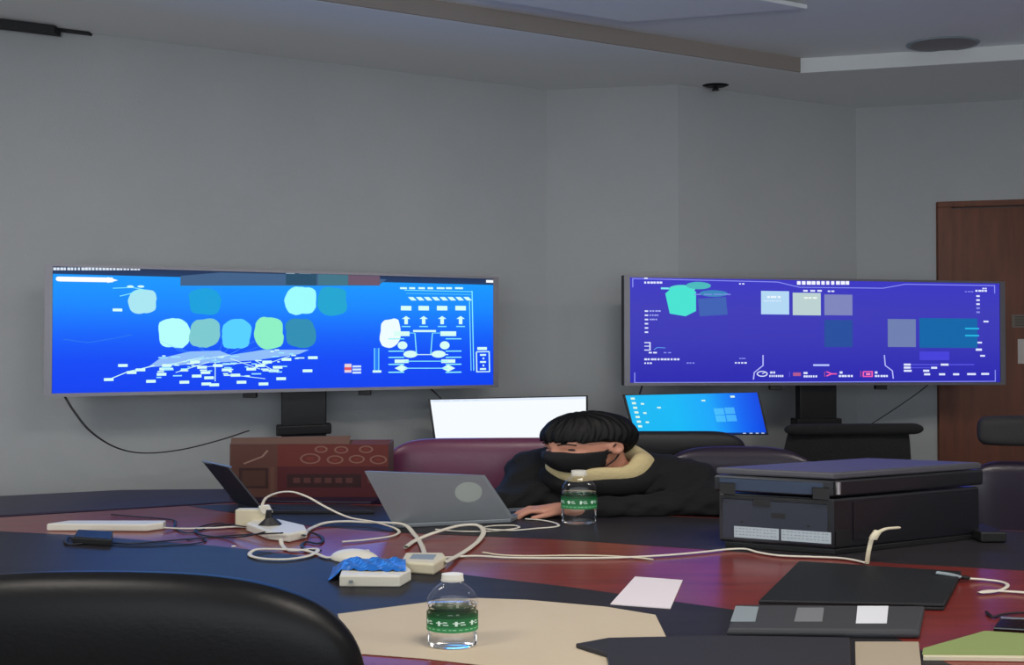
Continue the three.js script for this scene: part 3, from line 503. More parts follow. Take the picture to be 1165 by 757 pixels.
// ------------------------------------------------------------------ chairs
function chair(label, p, turn, o) {                        // p: life-size floor point, turn: which way the sitter faces (0 = towards the camera)
  const base = V(p.x * STRETCH, 0, p.z), t = thing('office_chair', label, 'chair', base, o.group);
  const R = new THREE.Matrix4().makeRotationY(turn), put = (g, x, y, z, rx = 0) => { if (rx) g.rotateX(rx); g.translate(x, y, z); g.applyMatrix4(R); g.translate(p.x, 0, p.z); return widen(g); };
  const m = o.mat, bw = o.w, top = o.top, bh = o.h, sy = 0.47, reach = o.reach ?? 0.25, bz = o.backz ?? -0.24;
  part('seat', put(pillow(Math.min(0.48, bw + 0.03), 0.46, 0.1, { corner: 0.14, power: 6 }).rotateX(-Math.PI / 2), 0, sy - 0.05, 0), m, t);
  const back = part('backrest', put(pillow(bw, bh, o.t ?? 0.09, { corner: o.corner ?? 0.18, power: o.power ?? 7, curve: o.curve ?? 0.1, taper: o.taper ?? 0, arch: o.arch ?? 0, n: o.n ?? 28 }), 0, top - bh / 2, bz, o.lean ?? -0.1), m, t);
  if (o.roll) part('top_roll', put(new THREE.CapsuleGeometry(0.028, bw * 0.86, 6, 16).rotateZ(Math.PI / 2), 0, top - 0.015, bz - 0.055), m, back);
  if (o.piping) part('seam', put(new THREE.TorusGeometry(1, 0.012, 6, 60).scale(bw * 0.47, bh * 0.47, 0.6), 0, top - bh / 2, bz + o.piping, o.lean ?? -0.1), m, back);
  part('back_support', put(rbox(0.07, Math.max(0.1, top - bh - sy + 0.22), 0.03, 0.01), 0, (top - bh + sy) / 2 + 0.03, bz - 0.035), M.black, t);
  if (o.arms !== false) for (const k of [-1, 1]) {
    const arm = part('armrest', put(rbox(0.055, 0.03, 0.27, 0.012), k * 0.275, 0.675, 0.02), o.armMat ?? M.black, t);
    part('arm_post', put(rbox(0.03, 0.25, 0.05, 0.01), k * 0.275, 0.54, 0.02), o.armMat ?? M.black, arm);
  }
  part('gas_column', put(cyl(0.025, 0.03, 0.33, 16), 0, 0.235, 0), M.blackMetal, t);
  for (let i = 0; i < 5; i++) {
    const a = i / 5 * Math.PI * 2 + 0.3, s = Math.sin(a), c = Math.cos(a);
    const leg = part('base_leg', put(rbox(0.04, 0.03, reach, 0.01).translate(0, 0, reach / 2).rotateY(a), 0, 0.085, 0), M.blackMetal, t);
    part('caster', put(cyl(0.028, 0.028, 0.04, 14).rotateZ(Math.PI / 2).rotateY(a), s * (reach - 0.02), 0.028, c * (reach - 0.02)), M.black, leg);
  }
  return { t, put, back };
}
const foot = (px, d) => V((px - 582.5) / FOCAL * d / STRETCH, 0, -d);
const topAt = (py, d) => EYE - (py - HORIZON) / FOCAL * d;
chair('maroon leather office chair the masked person sits on', foot(583, 3.19), 0.06, { mat: M.maroon, w: 0.56, h: 0.56, top: topAt(499, 3.42), corner: 0.13, power: 9, curve: 0.1, arms: false });
chair('black office chair pushed up to the desktop monitor', foot(735, 3.76), Math.PI, { mat: M.leatherSoft, w: 0.44, h: 0.5, top: topAt(489, 3.54), corner: 0.14, power: 9, curve: 0.04, reach: 0.2, arms: false });
chair('black mesh chair with a rolled top edge, below the violet television', foot(926, 3.8), Math.PI + 0.12, { mat: M.mesh, w: 0.34, h: 0.5, t: 0.05, top: topAt(483, 3.58), corner: 0.05, power: 12, curve: 0.03, taper: -0.1, roll: true, reach: 0.2, arms: false });
chair('dark plum leather chair with a rounded top just behind the printer', foot(858, 3.1), 0.0, { mat: M.plum, w: 0.40, h: 0.5, top: topAt(511, 3.33), corner: 0.24, power: 5, curve: 0.1, arch: 0.01, arms: false });
{
  const c = chair('high-back chair with a thick dark grey headrest in front of the door', foot(1205, 3.35), -0.25, { mat: M.plum, w: 0.4, h: 0.5, top: topAt(527, 3.55), curve: 0.08, armMat: M.greyMetal });
  part('headrest', c.put(pillow(0.34, 0.155, 0.11, { corner: 0.1, power: 4, curve: 0.1 }), 0, topAt(491.5, 3.55), -0.24), M.headrest, c.t);
  part('headrest_bracket', c.put(rbox(0.05, 0.2, 0.03, 0.008), 0, topAt(515, 3.55), -0.3), M.black, c.t);
}
{
  const d = 1.42, p = foot(118, d); p.z = -(d + 0.2);
  chair('large black leather chair back in the near left corner, facing the table', p, Math.PI, { mat: M.leather, w: 0.52, h: 0.62, top: topAt(664, d - 0.02), t: 0.13, corner: 0.2, power: 4, curve: 0.06, lean: -0.06, n: 44, backz: -0.2, arch: 0.025, arms: false });
}

// ------------------------------------------------------------------ carton on the side table
{
  const d = 3.14, x0 = W(262, 0, d).x, x1 = W(442, 0, d).x, h = 0.235, y0 = TABLE;
  const art = canvasTex(1024, 512, (c, w, hh) => {
    c.fillStyle = '#7d5348'; c.fillRect(0, 0, w, hh); c.fillStyle = '#6e2530'; c.fillRect(w * 0.3, hh * 0.42, w * 0.7, hh * 0.58); c.fillStyle = '#8e4038'; c.fillRect(w * 0.3, 0, w * 0.7, hh * 0.42);
    c.strokeStyle = '#b98a7c'; c.lineWidth = 12; for (const [x, y, r] of [[520, 140, 60], [680, 150, 48], [820, 145, 46], [960, 150, 50], [720, 55, 40], [880, 50, 40], [590, 50, 36]]) { c.beginPath(); c.ellipse(x, y, r, r * 0.75, 0, 0, 7); c.stroke(); c.fillStyle = '#a1483f'; c.beginPath(); c.ellipse(x, y, r * 0.4, r * 0.3, 0, 0, 7); c.fill(); }
    c.strokeStyle = '#c9a898'; c.lineWidth = 14; c.beginPath(); c.moveTo(90, 190); c.lineTo(210, 120); c.lineTo(245, 60); c.stroke();
    c.fillStyle = '#4d2a2a'; c.fillRect(60, 230, 190, 200); c.fillStyle = '#6a4838'; c.fillRect(80, 255, 150, 150); c.fillStyle = '#8a6152'; c.fillRect(262, 220, 26, 290);
    c.fillStyle = '#471c24'; c.fillRect(370, 290, 480, 130); c.fillStyle = '#7b4a48'; for (let i = 0; i < 6; i++) c.fillRect(410 + i * 68, 325, 44, 50); c.fillStyle = '#84504a'; c.fillRect(890, 300, 80, 80);
  });
  const o = thing('cardboard_box', 'brown and red printed cardboard carton on the dark side table', 'box', V((x0 + x1) / 2, y0, -d - 0.07));
  const zf = -d, zb = -d - 0.145, side = std(0x654a40, 0.8), front = std(0xb5aaa8, 0.75, { map: art });
  part('front_panel', plank(V(x0, y0 + h, zf), V(x1, y0 + h, zf), V(x1, y0, zf), V(x0, y0, zf), V(0, 0, -0.006)), front, o);
  part('back_panel', plank(V(x0, y0 + h, zb), V(x1, y0 + h, zb), V(x1, y0, zb), V(x0, y0, zb), V(0, 0, 0.006)), side, o);
  for (const x of [x0 + 0.003, x1 - 0.003]) part('side_panel', rbox(0.006, h, 0.133, 0.001).translate(x, y0 + h / 2, (zf + zb) / 2), side, o);
  part('flap', plank(V(x0 - 0.005, y0 + h + 0.024, zf - 0.03), V(x0 + 0.53, y0 + h + 0.034, zf - 0.03), V(x0 + 0.53, y0 + h - 0.002, zf - 0.008), V(x0, y0 + h - 0.002, zf - 0.008), V(0, 0, -0.005)), side, o);
  part('flap', plank(V(x0 + 0.54, y0 + h + 0.012, zf - 0.04), V(x1 + 0.005, y0 + h + 0.014, zf - 0.04), V(x1, y0 + h - 0.002, zf - 0.008), V(x0 + 0.54, y0 + h - 0.002, zf - 0.008), V(0, 0, -0.005)), std(0x63352f, 0.8), o);
  part('bottom', rbox(x1 - x0 - 0.014, 0.006, 0.13, 0.001).translate((x0 + x1) / 2, y0 + 0.003, (zf + zb) / 2), side, o);
}

// ------------------------------------------------------------------ laptops
{
  // silver laptop, seen from behind its lid
  const BL = onPlane(447, 601), BR = onPlane(581, 594.5), TL = W(415, 536, 2.57), TR = W(548, 541, 2.66);
  BL.y = BR.y = TABLE + 0.016;
  { const n = BL.clone().sub(TL).cross(BR.clone().sub(TL)), eye = V(0, EYE, 0), r = TR.clone().sub(eye); TR.copy(eye).addScaledVector(r, TL.clone().sub(eye).dot(n) / r.dot(n)); }
  const away = V(0.1, 0, -0.19);
  const o = thing('laptop', 'open silver laptop seen from behind its lid, used by the masked person', 'laptop', BL.clone().lerp(BR, 0.5).setY(TABLE));
  const lid = part('lid', plank(TL, TR, BR, BL, V(0.012, 0, -0.008)), M.silver, o);
  const inn = (v, c, s) => v.clone().lerp(c, s), c = TL.clone().add(TR).add(BL).add(BR).multiplyScalar(0.25), off = V(0.0125, 0, -0.0085);
  part('screen_bezel', plank(...[TR, TL, BL, BR].map(v => v.clone().lerp(c, 0.02).add(off)), V(-0.0003, 0, 0.0003)), M.black, lid);
  part('screen', plank(...[TR, TL, BL, BR].map(v => v.clone().lerp(c, 0.09).add(off.clone().multiplyScalar(1.05))), V(-0.0003, 0, 0.0003)), screenMat(canvasTex(64, 48, (k, w, h) => { k.fillStyle = '#cfd8e4'; k.fillRect(0, 0, w, h); k.fillStyle = '#f2f6fb'; k.fillRect(6, 8, 52, 34); }), 0.5), lid);
  const em = TL.clone().multiplyScalar(0.22).addScaledVector(TR, 0.38).addScaledVector(BR, 0.4), ux = TR.clone().sub(TL).normalize(), front = BR.clone().sub(TL).cross(ux).normalize(), vy = front.clone().cross(ux).normalize();
  if (front.z < 0) front.negate(); front.multiplyScalar(0.0008);
  const E = []; for (let i = 0; i < 24; i++) { const a = i / 24 * Math.PI * 2; E.push(em.clone().addScaledVector(ux, Math.cos(a) * 0.052).addScaledVector(vy, Math.sin(a) * 0.04).add(front)); }
  const P = []; for (let i = 0; i < 24; i++) { const a = E[i], b = E[(i + 1) % 24], m = em.clone().add(front); P.push(m.x, m.y, m.z, b.x, b.y, b.z, a.x, a.y, a.z); }
  const eg = new THREE.BufferGeometry(); eg.setAttribute('position', new THREE.Float32BufferAttribute(P, 3)); eg.computeVertexNormals(); part('emblem', eg, std(0x9aa39f, 0.4), lid, 'pale round emblem on the lid');
  const b0 = BL.clone().setY(TABLE), b1 = BR.clone().setY(TABLE);
  const deck = part('deck', slab([[b0.x, -b0.z], [b1.x, -b1.z], [b1.x + away.x, -b1.z - away.z], [b0.x + away.x, -b0.z - away.z]], TABLE + 0.0006, TABLE + 0.016, 0.003), M.silver, o);
  const kd = (u, v) => { const x = b0.x + (b1.x - b0.x) * u + away.x * v, d = -b0.z + (-b1.z + b0.z) * u - away.z * v; return [x, d]; };
  part('keyboard', slab([kd(0.08, 0.12), kd(0.92, 0.12), kd(0.92, 0.6), kd(0.08, 0.6)], TABLE + 0.016, TABLE + 0.0185, 0.0008), M.keys, deck);
  part('touchpad', slab([kd(0.36, 0.68), kd(0.64, 0.68), kd(0.64, 0.94), kd(0.36, 0.94)], TABLE + 0.016, TABLE + 0.0166), M.grey, deck);
}
{
  // dark laptop at the left, lid seen almost edge-on
  const h0 = onPlane(272, 577), h1 = onPlane(302, 584.5), y = TABLE + 0.014, wd = V(0.44, 0, 0.02);
  h0.y = h1.y = y;
  const T0 = W(234, 526, -h0.z + 0.02), T1 = W(263, 533, -h1.z + 0.02);
  const o = thing('laptop', 'dark laptop with its lid leaning left in front of the carton', 'laptop', h0.clone().lerp(h1, 0.5).setY(TABLE));
  const lid = part('lid', plank(T0, T1, h1, h0, V(-0.012, 0.004, 0)), M.darkShell, o);
  part('lid_edge', plank(T0.clone().add(V(-0.013, 0.006, 0.001)), T1.clone().add(V(0.001, 0.006, 0.001)), T1.clone().add(V(0.001, 0, 0.001)), T0.clone().add(V(-0.013, 0, 0.001)), V(0, 0, -0.012)), M.silver, lid);
  const deck = part('deck', slab([[h1.x, -h1.z], [h1.x + wd.x, -h1.z + 0.0], [h0.x + wd.x + 0.02, -h0.z], [h0.x, -h0.z]], TABLE + 0.0006, y, 0.002), M.darkShell, o);
  part('keyboard', slab([[h1.x + 0.06, -h1.z + 0.012], [h1.x + wd.x * 0.6, -h1.z + 0.012], [h0.x + wd.x * 0.62, -h0.z - 0.01], [h0.x + 0.08, -h0.z - 0.01]], y, y + 0.002), M.keys, deck);
}

// ------------------------------------------------------------------ printer
{
  const c0 = onPlane(948, 632), c1 = onPlane(818, 622), c2 = onPlane(1112, 613), pt = v => [v.x, -v.z];
  const c3 = c1.clone().add(c2).sub(c0), ctr = c0.clone().add(c3).multiplyScalar(0.5);
  const foot4 = s => [c0, c2, c3, c1].map(v => pt(v.clone().lerp(ctr, s)));
  const o = thing('printer', 'black multifunction printer seen from behind on the right of the table', 'printer', ctr);
  const H = 0.265, y = TABLE;
  part('base', slab(foot4(0.04), y, y + 0.02, 0.004), M.black, o);
  const body = part('body', slab(foot4(0.0), y + 0.02, y + 0.185, 0.008), M.printer, o);
  const left = c1.clone().sub(c0), right = c2.clone().sub(c0), nl = V(left.z, 0, -left.x).normalize(); if (nl.z < 0) nl.negate();
  const face = (u0, u1, v0, v1, out, th) => { const q = (u, v) => c0.clone().add(left.clone().multiplyScalar(u)).add(V(0, v, 0)).add(nl.clone().multiplyScalar(out)); return plank(q(u1, v1), q(u0, v1), q(u0, v0), q(u1, v0), nl.clone().multiplyScalar(-th)); };
  const rear = part('rear_cover', face(0.06, 0.97, 0.035, 0.165, 0.008, 0.012), M.printerRear, body, 'dull blue black rear cover');
  const lab = canvasTex(256, 64, (c, w, h) => { c.fillStyle = '#aebbc2'; c.fillRect(0, 0, w, h); c.fillStyle = '#8793a0'; for (let i = 0; i < 3; i++) for (let j = 0; j < 12; j++) c.fillRect(8 + j * 20, 10 + i * 17, 8 + ((j * 7 + i * 5) % 9), 5); });
  for (const [u0, u1] of [[0.475, 0.87], [0.03, 0.455]]) part('rating_label', face(u0, u1, 0.04, 0.077, 0.0095, 0.001), std(0xffffff, 0.6, { map: lab }), rear, 'white printed rating label');
  for (const u of [0.8, 0.22]) part('screw', face(u - 0.012, u + 0.012, 0.09, 0.096, 0.0095, 0.001), M.black, rear);
  part('latch', face(0.55, 0.7, 0.15, 0.172, 0.014, 0.014), M.black, rear);
  part('crest', face(0.42, 0.54, 0.112, 0.128, 0.0095, 0.001), M.black, rear);
  part('slot', face(0.02, 0.96, 0.172, 0.18, 0.01, 0.012), M.black, body);
  // scanner unit overhanging a little
  const scan = part('scanner', slab([c0, c2, c3, c1].map(v => pt(v.clone().lerp(ctr, -0.035))), y + 0.19, y + 0.245, 0.008), M.printer, o);
  part('scanner_rear', face(0.1, 1.0, 0.198, 0.236, 0.016, 0.008), std(0x2b3a52, 0.35), scan);
  for (const u of [0.93, 0.12]) part('hinge', face(u - 0.07, u + 0.07, 0.186, 0.222, 0.028, 0.02), M.black, scan);
  part('hinge_pin', (() => { const p = c0.clone().add(left.clone().multiplyScalar(-0.03)).add(V(0, 0.222, 0)).add(nl.clone().multiplyScalar(0.006)); return cyl(0.01, 0.01, 0.04, 12).translate(p.x, p.y, p.z); })(), M.chrome, scan);
  part('lid', slab([c0, c2, c3, c1].map(v => pt(v.clone().lerp(ctr, -0.02))), y + 0.247, y + H + 0.004, 0.006), M.printerLid, o);
  const nr = V(-right.z, 0, right.x).normalize(); if (nr.z < 0) nr.negate();
  const faceR = (u0, u1, v0, v1, out, th) => { const q = (u, v) => c0.clone().add(right.clone().multiplyScalar(u)).add(V(0, v, 0)).add(nr.clone().multiplyScalar(out)); return plank(q(u0, v1), q(u1, v1), q(u1, v0), q(u0, v0), nr.clone().multiplyScalar(-th)); };
  part('side_panel', faceR(0.12, 0.94, 0.045, 0.168, 0.003, 0.008), M.printer, body);
  part('port_recess', faceR(0.005, 0.1, 0.03, 0.08, 0.004, 0.008), M.black, body);
  part('side_tray', (() => { const p = c2.clone().add(V(0.02, 0.02, -0.01)); return rbox(0.09, 0.035, 0.12, 0.006).translate(p.x, p.y, p.z); })(), M.black, o);
  // usb plug and lead
  const k = thing('printer_cable', 'cream cable plugged into the lower corner of the black printer', 'cable', onPlane(985, 640));
  const pz = 2.22;
  part('lead', cord([L(985, 640.5, 2.205), L(986, 632, 2.2), L(988, 622, 2.2), L(991, 612, 2.21), L(995, 606, 2.215)], 0.0052, false, 30), M.cream, k);
  part('plug', cord([L(992, 613, 2.19), L(994, 609, 2.19), L(998, 603.5, 2.195)], 0.0095, false, 12), M.cream, k);
  part('plug_tail', cord([L(998, 605, 2.2), L(1006, 601.5, 2.21), L(1014, 600.5, 2.225), L(1021, 600, 2.24)], 0.0058, false, 14), M.cream, k);
}

// ------------------------------------------------------------------ the seated person
{
  const headC = L(668, 505, 2.98), fwd = V(-0.72, -0.15, 0.62).normalize(), up0 = V(0, 1, 0);
  const left = up0.clone().cross(fwd).normalize(), up = fwd.clone().cross(left).normalize();
  const HM = new THREE.Matrix4().makeBasis(left, up, fwd).setPosition(headC), HI = HM.clone().invert(), e = HI.elements;
  const local = (x, y, z) => [e[0] * x + e[4] * y + e[8] * z + e[12], e[1] * x + e[5] * y + e[9] * z + e[13], e[2] * x + e[6] * y + e[10] * z + e[14]];
  const headPt = (x, y, z) => V(x, y, z).applyMatrix4(HM);
  const cran = (a, b, c, k = 0) => ellipsoid(a, b, c, [0, 0.027, -0.012], 0.075 + k, 0.09 + k, 0.096 + k);
  const headF = (a, b, c) => {
    let v = cran(a, b, c);
    v = smin(v, ellipsoid(a, b, c, [0, -0.042, 0.028], 0.056, 0.074, 0.06), 0.035);
    v = smin(v, ellipsoid(a, b, c, [0, 0.018, 0.062], 0.05, 0.02, 0.028), 0.02);             // brow
    v = smin(v, capsule(a, b, c, V(0, 0.005, 0.084), V(0, -0.03, 0.1), 0.007, 0.011), 0.016);  // nose
    for (const s of [-1, 1]) {
      v = smin(v, ellipsoid(a, b, c, [s * 0.031, -0.028, 0.066], 0.02, 0.018, 0.016), 0.02);   // cheek
      v = smin(v, Math.max(ellipsoid(a, b, c, [s * 0.076, -0.008, -0.006], 0.012, 0.031, 0.02), -ellipsoid(a, b, c, [s * 0.086, -0.006, -0.002], 0.008, 0.018, 0.011)), 0.008);
    }
    return v;
  };
  const neckA = L(690, 548, 3.05), neckB = headPt(0, -0.06, -0.03);
  // joints
  const shN = L(768, 545, 3.02), shF = L(622, 533, 3.14), elN = L(806, 573.5, 2.87), wrN = L(655, 579.5, 2.795), elF = L(594, 566, 3.02), wrF = L(545, 576, 2.84), hip = L(622, 640, 3.2).setY(0.57);
  const chest = L(690, 572, 3.1), bodyF = (x, y, z) => {
    let v = capsule(x, y, z, neckA, neckB, 0.056, 0.05);
    v = smin(v, capsule(x, y, z, chest, hip, 0.11, 0.12), 0.05);
    v = smin(v, capsule(x, y, z, shN, shF, 0.05, 0.05), 0.05);
    v = smin(v, capsule(x, y, z, shN, elN, 0.042, 0.034), 0.03); v = smin(v, capsule(x, y, z, elN, wrN, 0.034, 0.023), 0.02);
    v = smin(v, capsule(x, y, z, shF, elF, 0.042, 0.034), 0.03); v = smin(v, capsule(x, y, z, elF, wrF, 0.034, 0.023), 0.02);
    const [a, b, c] = local(x, y, z); if (Math.abs(a) < 0.2 && Math.abs(b) < 0.25 && Math.abs(c) < 0.25) v = smin(v, headF(a, b, c), 0.02);
    return v;
  };
  const fieldBox = (pts, m) => { const b = new THREE.Box3().setFromPoints(pts); b.expandByScalar(m); return b; };
  // the hand on the laptop: palm, four fingers, thumb
  const hb = L(640, 579, 2.79), dir = L(578, 583, 2.79).sub(hb).normalize(), upH = V(0, 1, 0), sideH = dir.clone().cross(upH).normalize(); if (sideH.z < 0) sideH.negate();
  const hp = (f, s, u) => hb.clone().add(dir.clone().multiplyScalar(f)).add(sideH.clone().multiplyScalar(s)).add(upH.clone().multiplyScalar(u));
  const fingers = [[0.026, 0.042, 0.9], [0.009, 0.05, 1], [-0.009, 0.047, 0.95], [-0.026, 0.036, 0.8]].map(([s, len, k]) => [hp(0.045, s * 0.9, 0.004), hp(0.045 + len * 0.5, s * 1.15, 0.006), hp(0.045 + len * 0.85, s * 1.25, -0.005), hp(0.045 + len, s * 1.28, -0.016)]);
  const thumb = [hp(0.012, 0.026, -0.004), hp(0.032, 0.046, -0.008), hp(0.056, 0.052, -0.014)];
  const handF = (x, y, z) => {
    let v = capsule(x, y, z, wrN, hp(0.0, 0, 0), 0.023, 0.023);
    v = smin(v, capsule(x, y, z, hp(0.01, 0.016, 0), hp(0.042, 0.02, 0.002), 0.015, 0.0125), 0.02);
    v = smin(v, capsule(x, y, z, hp(0.01, -0.014, 0), hp(0.042, -0.018, 0.002), 0.015, 0.012), 0.02);
    v = smin(v, capsule(x, y, z, hp(0.01, 0, 0.002), hp(0.044, 0, 0.004), 0.016, 0.013), 0.02);
    for (const f of fingers) { let w = capsule(x, y, z, f[0], f[1], 0.0095, 0.0085); w = Math.min(w, capsule(x, y, z, f[1], f[2], 0.0085, 0.0078)); w = Math.min(w, capsule(x, y, z, f[2], f[3], 0.0078, 0.0066)); v = smin(v, w, 0.006); }
    let w = capsule(x, y, z, thumb[0], thumb[1], 0.0115, 0.0095); w = Math.min(w, capsule(x, y, z, thumb[1], thumb[2], 0.0095, 0.0075)); return smin(v, w, 0.01);
  };
  const o = thing('person', 'person in black jacket with cream hood and black mask typing on laptop', 'person', V(hip.x * STRETCH, 0, hip.z));
  const bb = fieldBox([shN, shF, elN, elF, wrN, wrF, hip, neckA], 0.16), hd = fieldBox([headC], 0.19), hh = fieldBox([...fingers.map(f => f[3]), ...thumb, wrN, hb], 0.03);
  const torso = (x, y, z) => { let v = bodyF(x, y, z); return v; };
  const skinGeo = merge([meshField(torso, bb.min, V(bb.max.x, headC.y - 0.03, bb.max.z), 0.012), meshField((x, y, z) => { const [a, b, c] = local(x, y, z); return smin(headF(a, b, c), capsule(x, y, z, neckA, neckB, 0.056, 0.05), 0.02); }, hd.min, hd.max, 0.004), meshField(handF, hh.min, hh.max, 0.003)].map(g => g.toNonIndexed()));
  part('body', widen(skinGeo), M.skin, o);
  // jacket
  const jacketF = (x, y, z) => {
    let v = ellipsoid(x, y, z, [chest.x, chest.y - 0.02, chest.z - 0.02], 0.19, 0.19, 0.15);
    v = smin(v, capsule(x, y, z, chest, hip, 0.15, 0.17), 0.06);
    v = smin(v, capsule(x, y, z, shN, shF, 0.078, 0.078), 0.06);
    v = smin(v, capsule(x, y, z, shN, elN, 0.078, 0.062), 0.05); v = smin(v, capsule(x, y, z, elN, wrN.clone().lerp(elN, 0.12), 0.06, 0.042), 0.03);
    v = smin(v, capsule(x, y, z, shF, elF, 0.075, 0.06), 0.05); v = smin(v, capsule(x, y, z, elF, wrF.clone().lerp(elF, 0.1), 0.058, 0.042), 0.03);
    v = smin(v, capsule(x, y, z, L(650, 540, 3.08), L(735, 535, 3.08), 0.06, 0.07), 0.05);
    v += 0.005 * Math.sin(x * 55 + Math.sin(y * 40) * 1.5 + z * 20) * Math.sin(y * 70 + z * 35) + 0.003 * Math.sin(x * 120 - y * 90);
    const nk = capsule(x, y, z, neckA.clone().add(V(0, -0.01, 0)), neckB.clone().add(V(-0.01, 0.06, 0.01)), 0.078, 0.1);   // the collar stays open
    v = Math.max(v, -nk, TABLE + 0.003 - y > 0 && z > -2.88 ? TABLE + 0.003 - y : -1);
    return v;
  };
  const jb = fieldBox([shN, shF, elN, elF, wrN, wrF, hip, L(690, 520, 3.1)], 0.2);
  part('jacket', widen(meshField(jacketF, jb.min, jb.max, 0.008)), M.jacket, o, 'bulky black jacket');
  // hood lying round the neck: cream lining and black outside
  const hc = L(684, 532, 3.035), hn = V(-0.18, 0.86, 0.42).normalize(), h1 = V(1, 0, 0).sub(hn.clone().multiplyScalar(hn.x)).normalize(), h2 = hn.clone().cross(h1);
  const ringF = (R1, R2, r1, r2, lift) => (x, y, z) => {
    const qx = x - hc.x, qy = y - hc.y, qz = z - hc.z, u = qx * h1.x + qy * h1.y + qz * h1.z, w = qx * h2.x + qy * h2.y + qz * h2.z, n = qx * hn.x + qy * hn.y + qz * hn.z - lift;
    const l = Math.hypot(u / R1, w / R2) || 1e-6, du = u - u / l, dw = w - w / l, wob = 0.004 * Math.sin(Math.atan2(w, u) * 5);
    return (Math.hypot(Math.hypot(du, dw) / r1, (n + wob * 2) / r2) - 1) * Math.min(r1, r2);
  };
  const rb = fieldBox([hc], 0.2);
  part('hood_lining', widen(meshField(ringF(0.092, 0.1, 0.024, 0.05, 0.014), rb.min, rb.max, 0.005)), M.lining, o, 'cream fleece hood lining');
  part('hood', widen(meshField(ringF(0.116, 0.126, 0.022, 0.044, -0.02), rb.min, rb.max, 0.006)), M.jacket, o);
  // hair, mask, straps, eyes, brows
  const hairF = (x, y, z) => {
    const [a, b, c] = local(x, y, z), lock = Math.atan2(a, c - 0.05 + b * 0.3), n = 0.0014 * Math.sin(lock * 16 + b * 30) + 0.0012 * Math.sin(lock * 37 - b * 60) + 0.0014 * Math.sin(a * 120 + c * 50) * Math.sin(c * 90 + b * 40);
    const front = 0.03 + 0.005 * Math.sin(a * 150 + 1) + 0.004 * Math.sin(a * 390), edge = c > 0.03 ? front : c > -0.03 ? front + (c - 0.03) / 0.06 * (front + 0.0) : -0.055 * Math.min(1, (-0.03 - c) / 0.03);
    return Math.max(cran(a, b - 0.005, c, 0.015) + n, edge - b, -(headF(a, b, c) + 0.006));
  };
  part('hair', widen(meshField(hairF, hd.min, hd.max, 0.003)), M.hair, o, 'short black hair');
  const maskF = (x, y, z) => { const [a, b, c] = local(x, y, z); return Math.max(smin(headF(a, b, c), ellipsoid(a, b, c, [0, -0.045, 0.07], 0.04, 0.045, 0.036), 0.03) - 0.005, b - (-0.008 - 0.25 * Math.abs(a) * 0.6), -0.105 - b, 0.012 - c - Math.max(0, -b - 0.06) * 0.3, -(headF(a, b, c) + 0.004)); };
  const mask = part('face_mask', widen(meshField(maskF, hd.min, hd.max, 0.0035)), M.mask, o, 'black cloth face mask');
  for (const s of [-1, 1]) {
    part('ear_loop', cord([headPt(s * 0.066, -0.022, 0.022), headPt(s * 0.077, -0.008, 0.006), headPt(s * 0.08, 0.014, -0.012), headPt(s * 0.078, 0.0, -0.03)], 0.0035, false, 16), M.mask, mask);
    part('ear_loop', cord([headPt(s * 0.06, -0.085, 0.02), headPt(s * 0.071, -0.06, 0.0), headPt(s * 0.077, -0.03, -0.014)], 0.003, false, 12), M.mask, mask);
    const q = new THREE.SphereGeometry(1, 16, 10).scale(0.0165, 0.005, 0.0045); q.translate(s * 0.031, -0.001, 0.0795); q.applyMatrix4(HM); part('eye', widen(q), std(0x1b1414, 0.3), o);
    part('eyebrow', cord([headPt(s * 0.013, 0.019, 0.093), headPt(s * 0.03, 0.024, 0.089), headPt(s * 0.05, 0.018, 0.075)], 0.0038, false, 12), M.hair, o);
  }
  // legs under the table
  const kn = s => V(hip.x + s * 0.12, 0.5, hip.z + 0.42), an = s => V(hip.x + s * 0.13, 0.09, hip.z + 0.4);
  const legF = (x, y, z) => { let v = capsule(x, y, z, hip.clone().add(V(-0.06, -0.02, 0)), hip.clone().add(V(0.06, -0.02, 0)), 0.125, 0.125); for (const s of [-1, 1]) { v = smin(v, capsule(x, y, z, hip.clone().add(V(s * 0.08, -0.015, 0)), kn(s), 0.085, 0.065), 0.03); v = smin(v, capsule(x, y, z, kn(s), an(s), 0.065, 0.048), 0.02); } return v; };
  const lb = fieldBox([hip, kn(-1), kn(1), an(-1), an(1)], 0.14);
  part('trousers', widen(meshField(legF, lb.min, lb.max, 0.014)), M.trousers, o);
  for (const s of [-1, 1]) part('shoe', widen(meshField((x, y, z) => Math.max(smin(ellipsoid(x, y, z, [an(s).x, 0.045, an(s).z + 0.06], 0.045, 0.05, 0.13), ellipsoid(x, y, z, [an(s).x, 0.07, an(s).z], 0.045, 0.06, 0.055), 0.03), -y), an(s).clone().add(V(-0.08, -0.1, -0.1)), an(s).clone().add(V(0.08, 0.08, 0.24)), 0.01)), M.black, o);
}

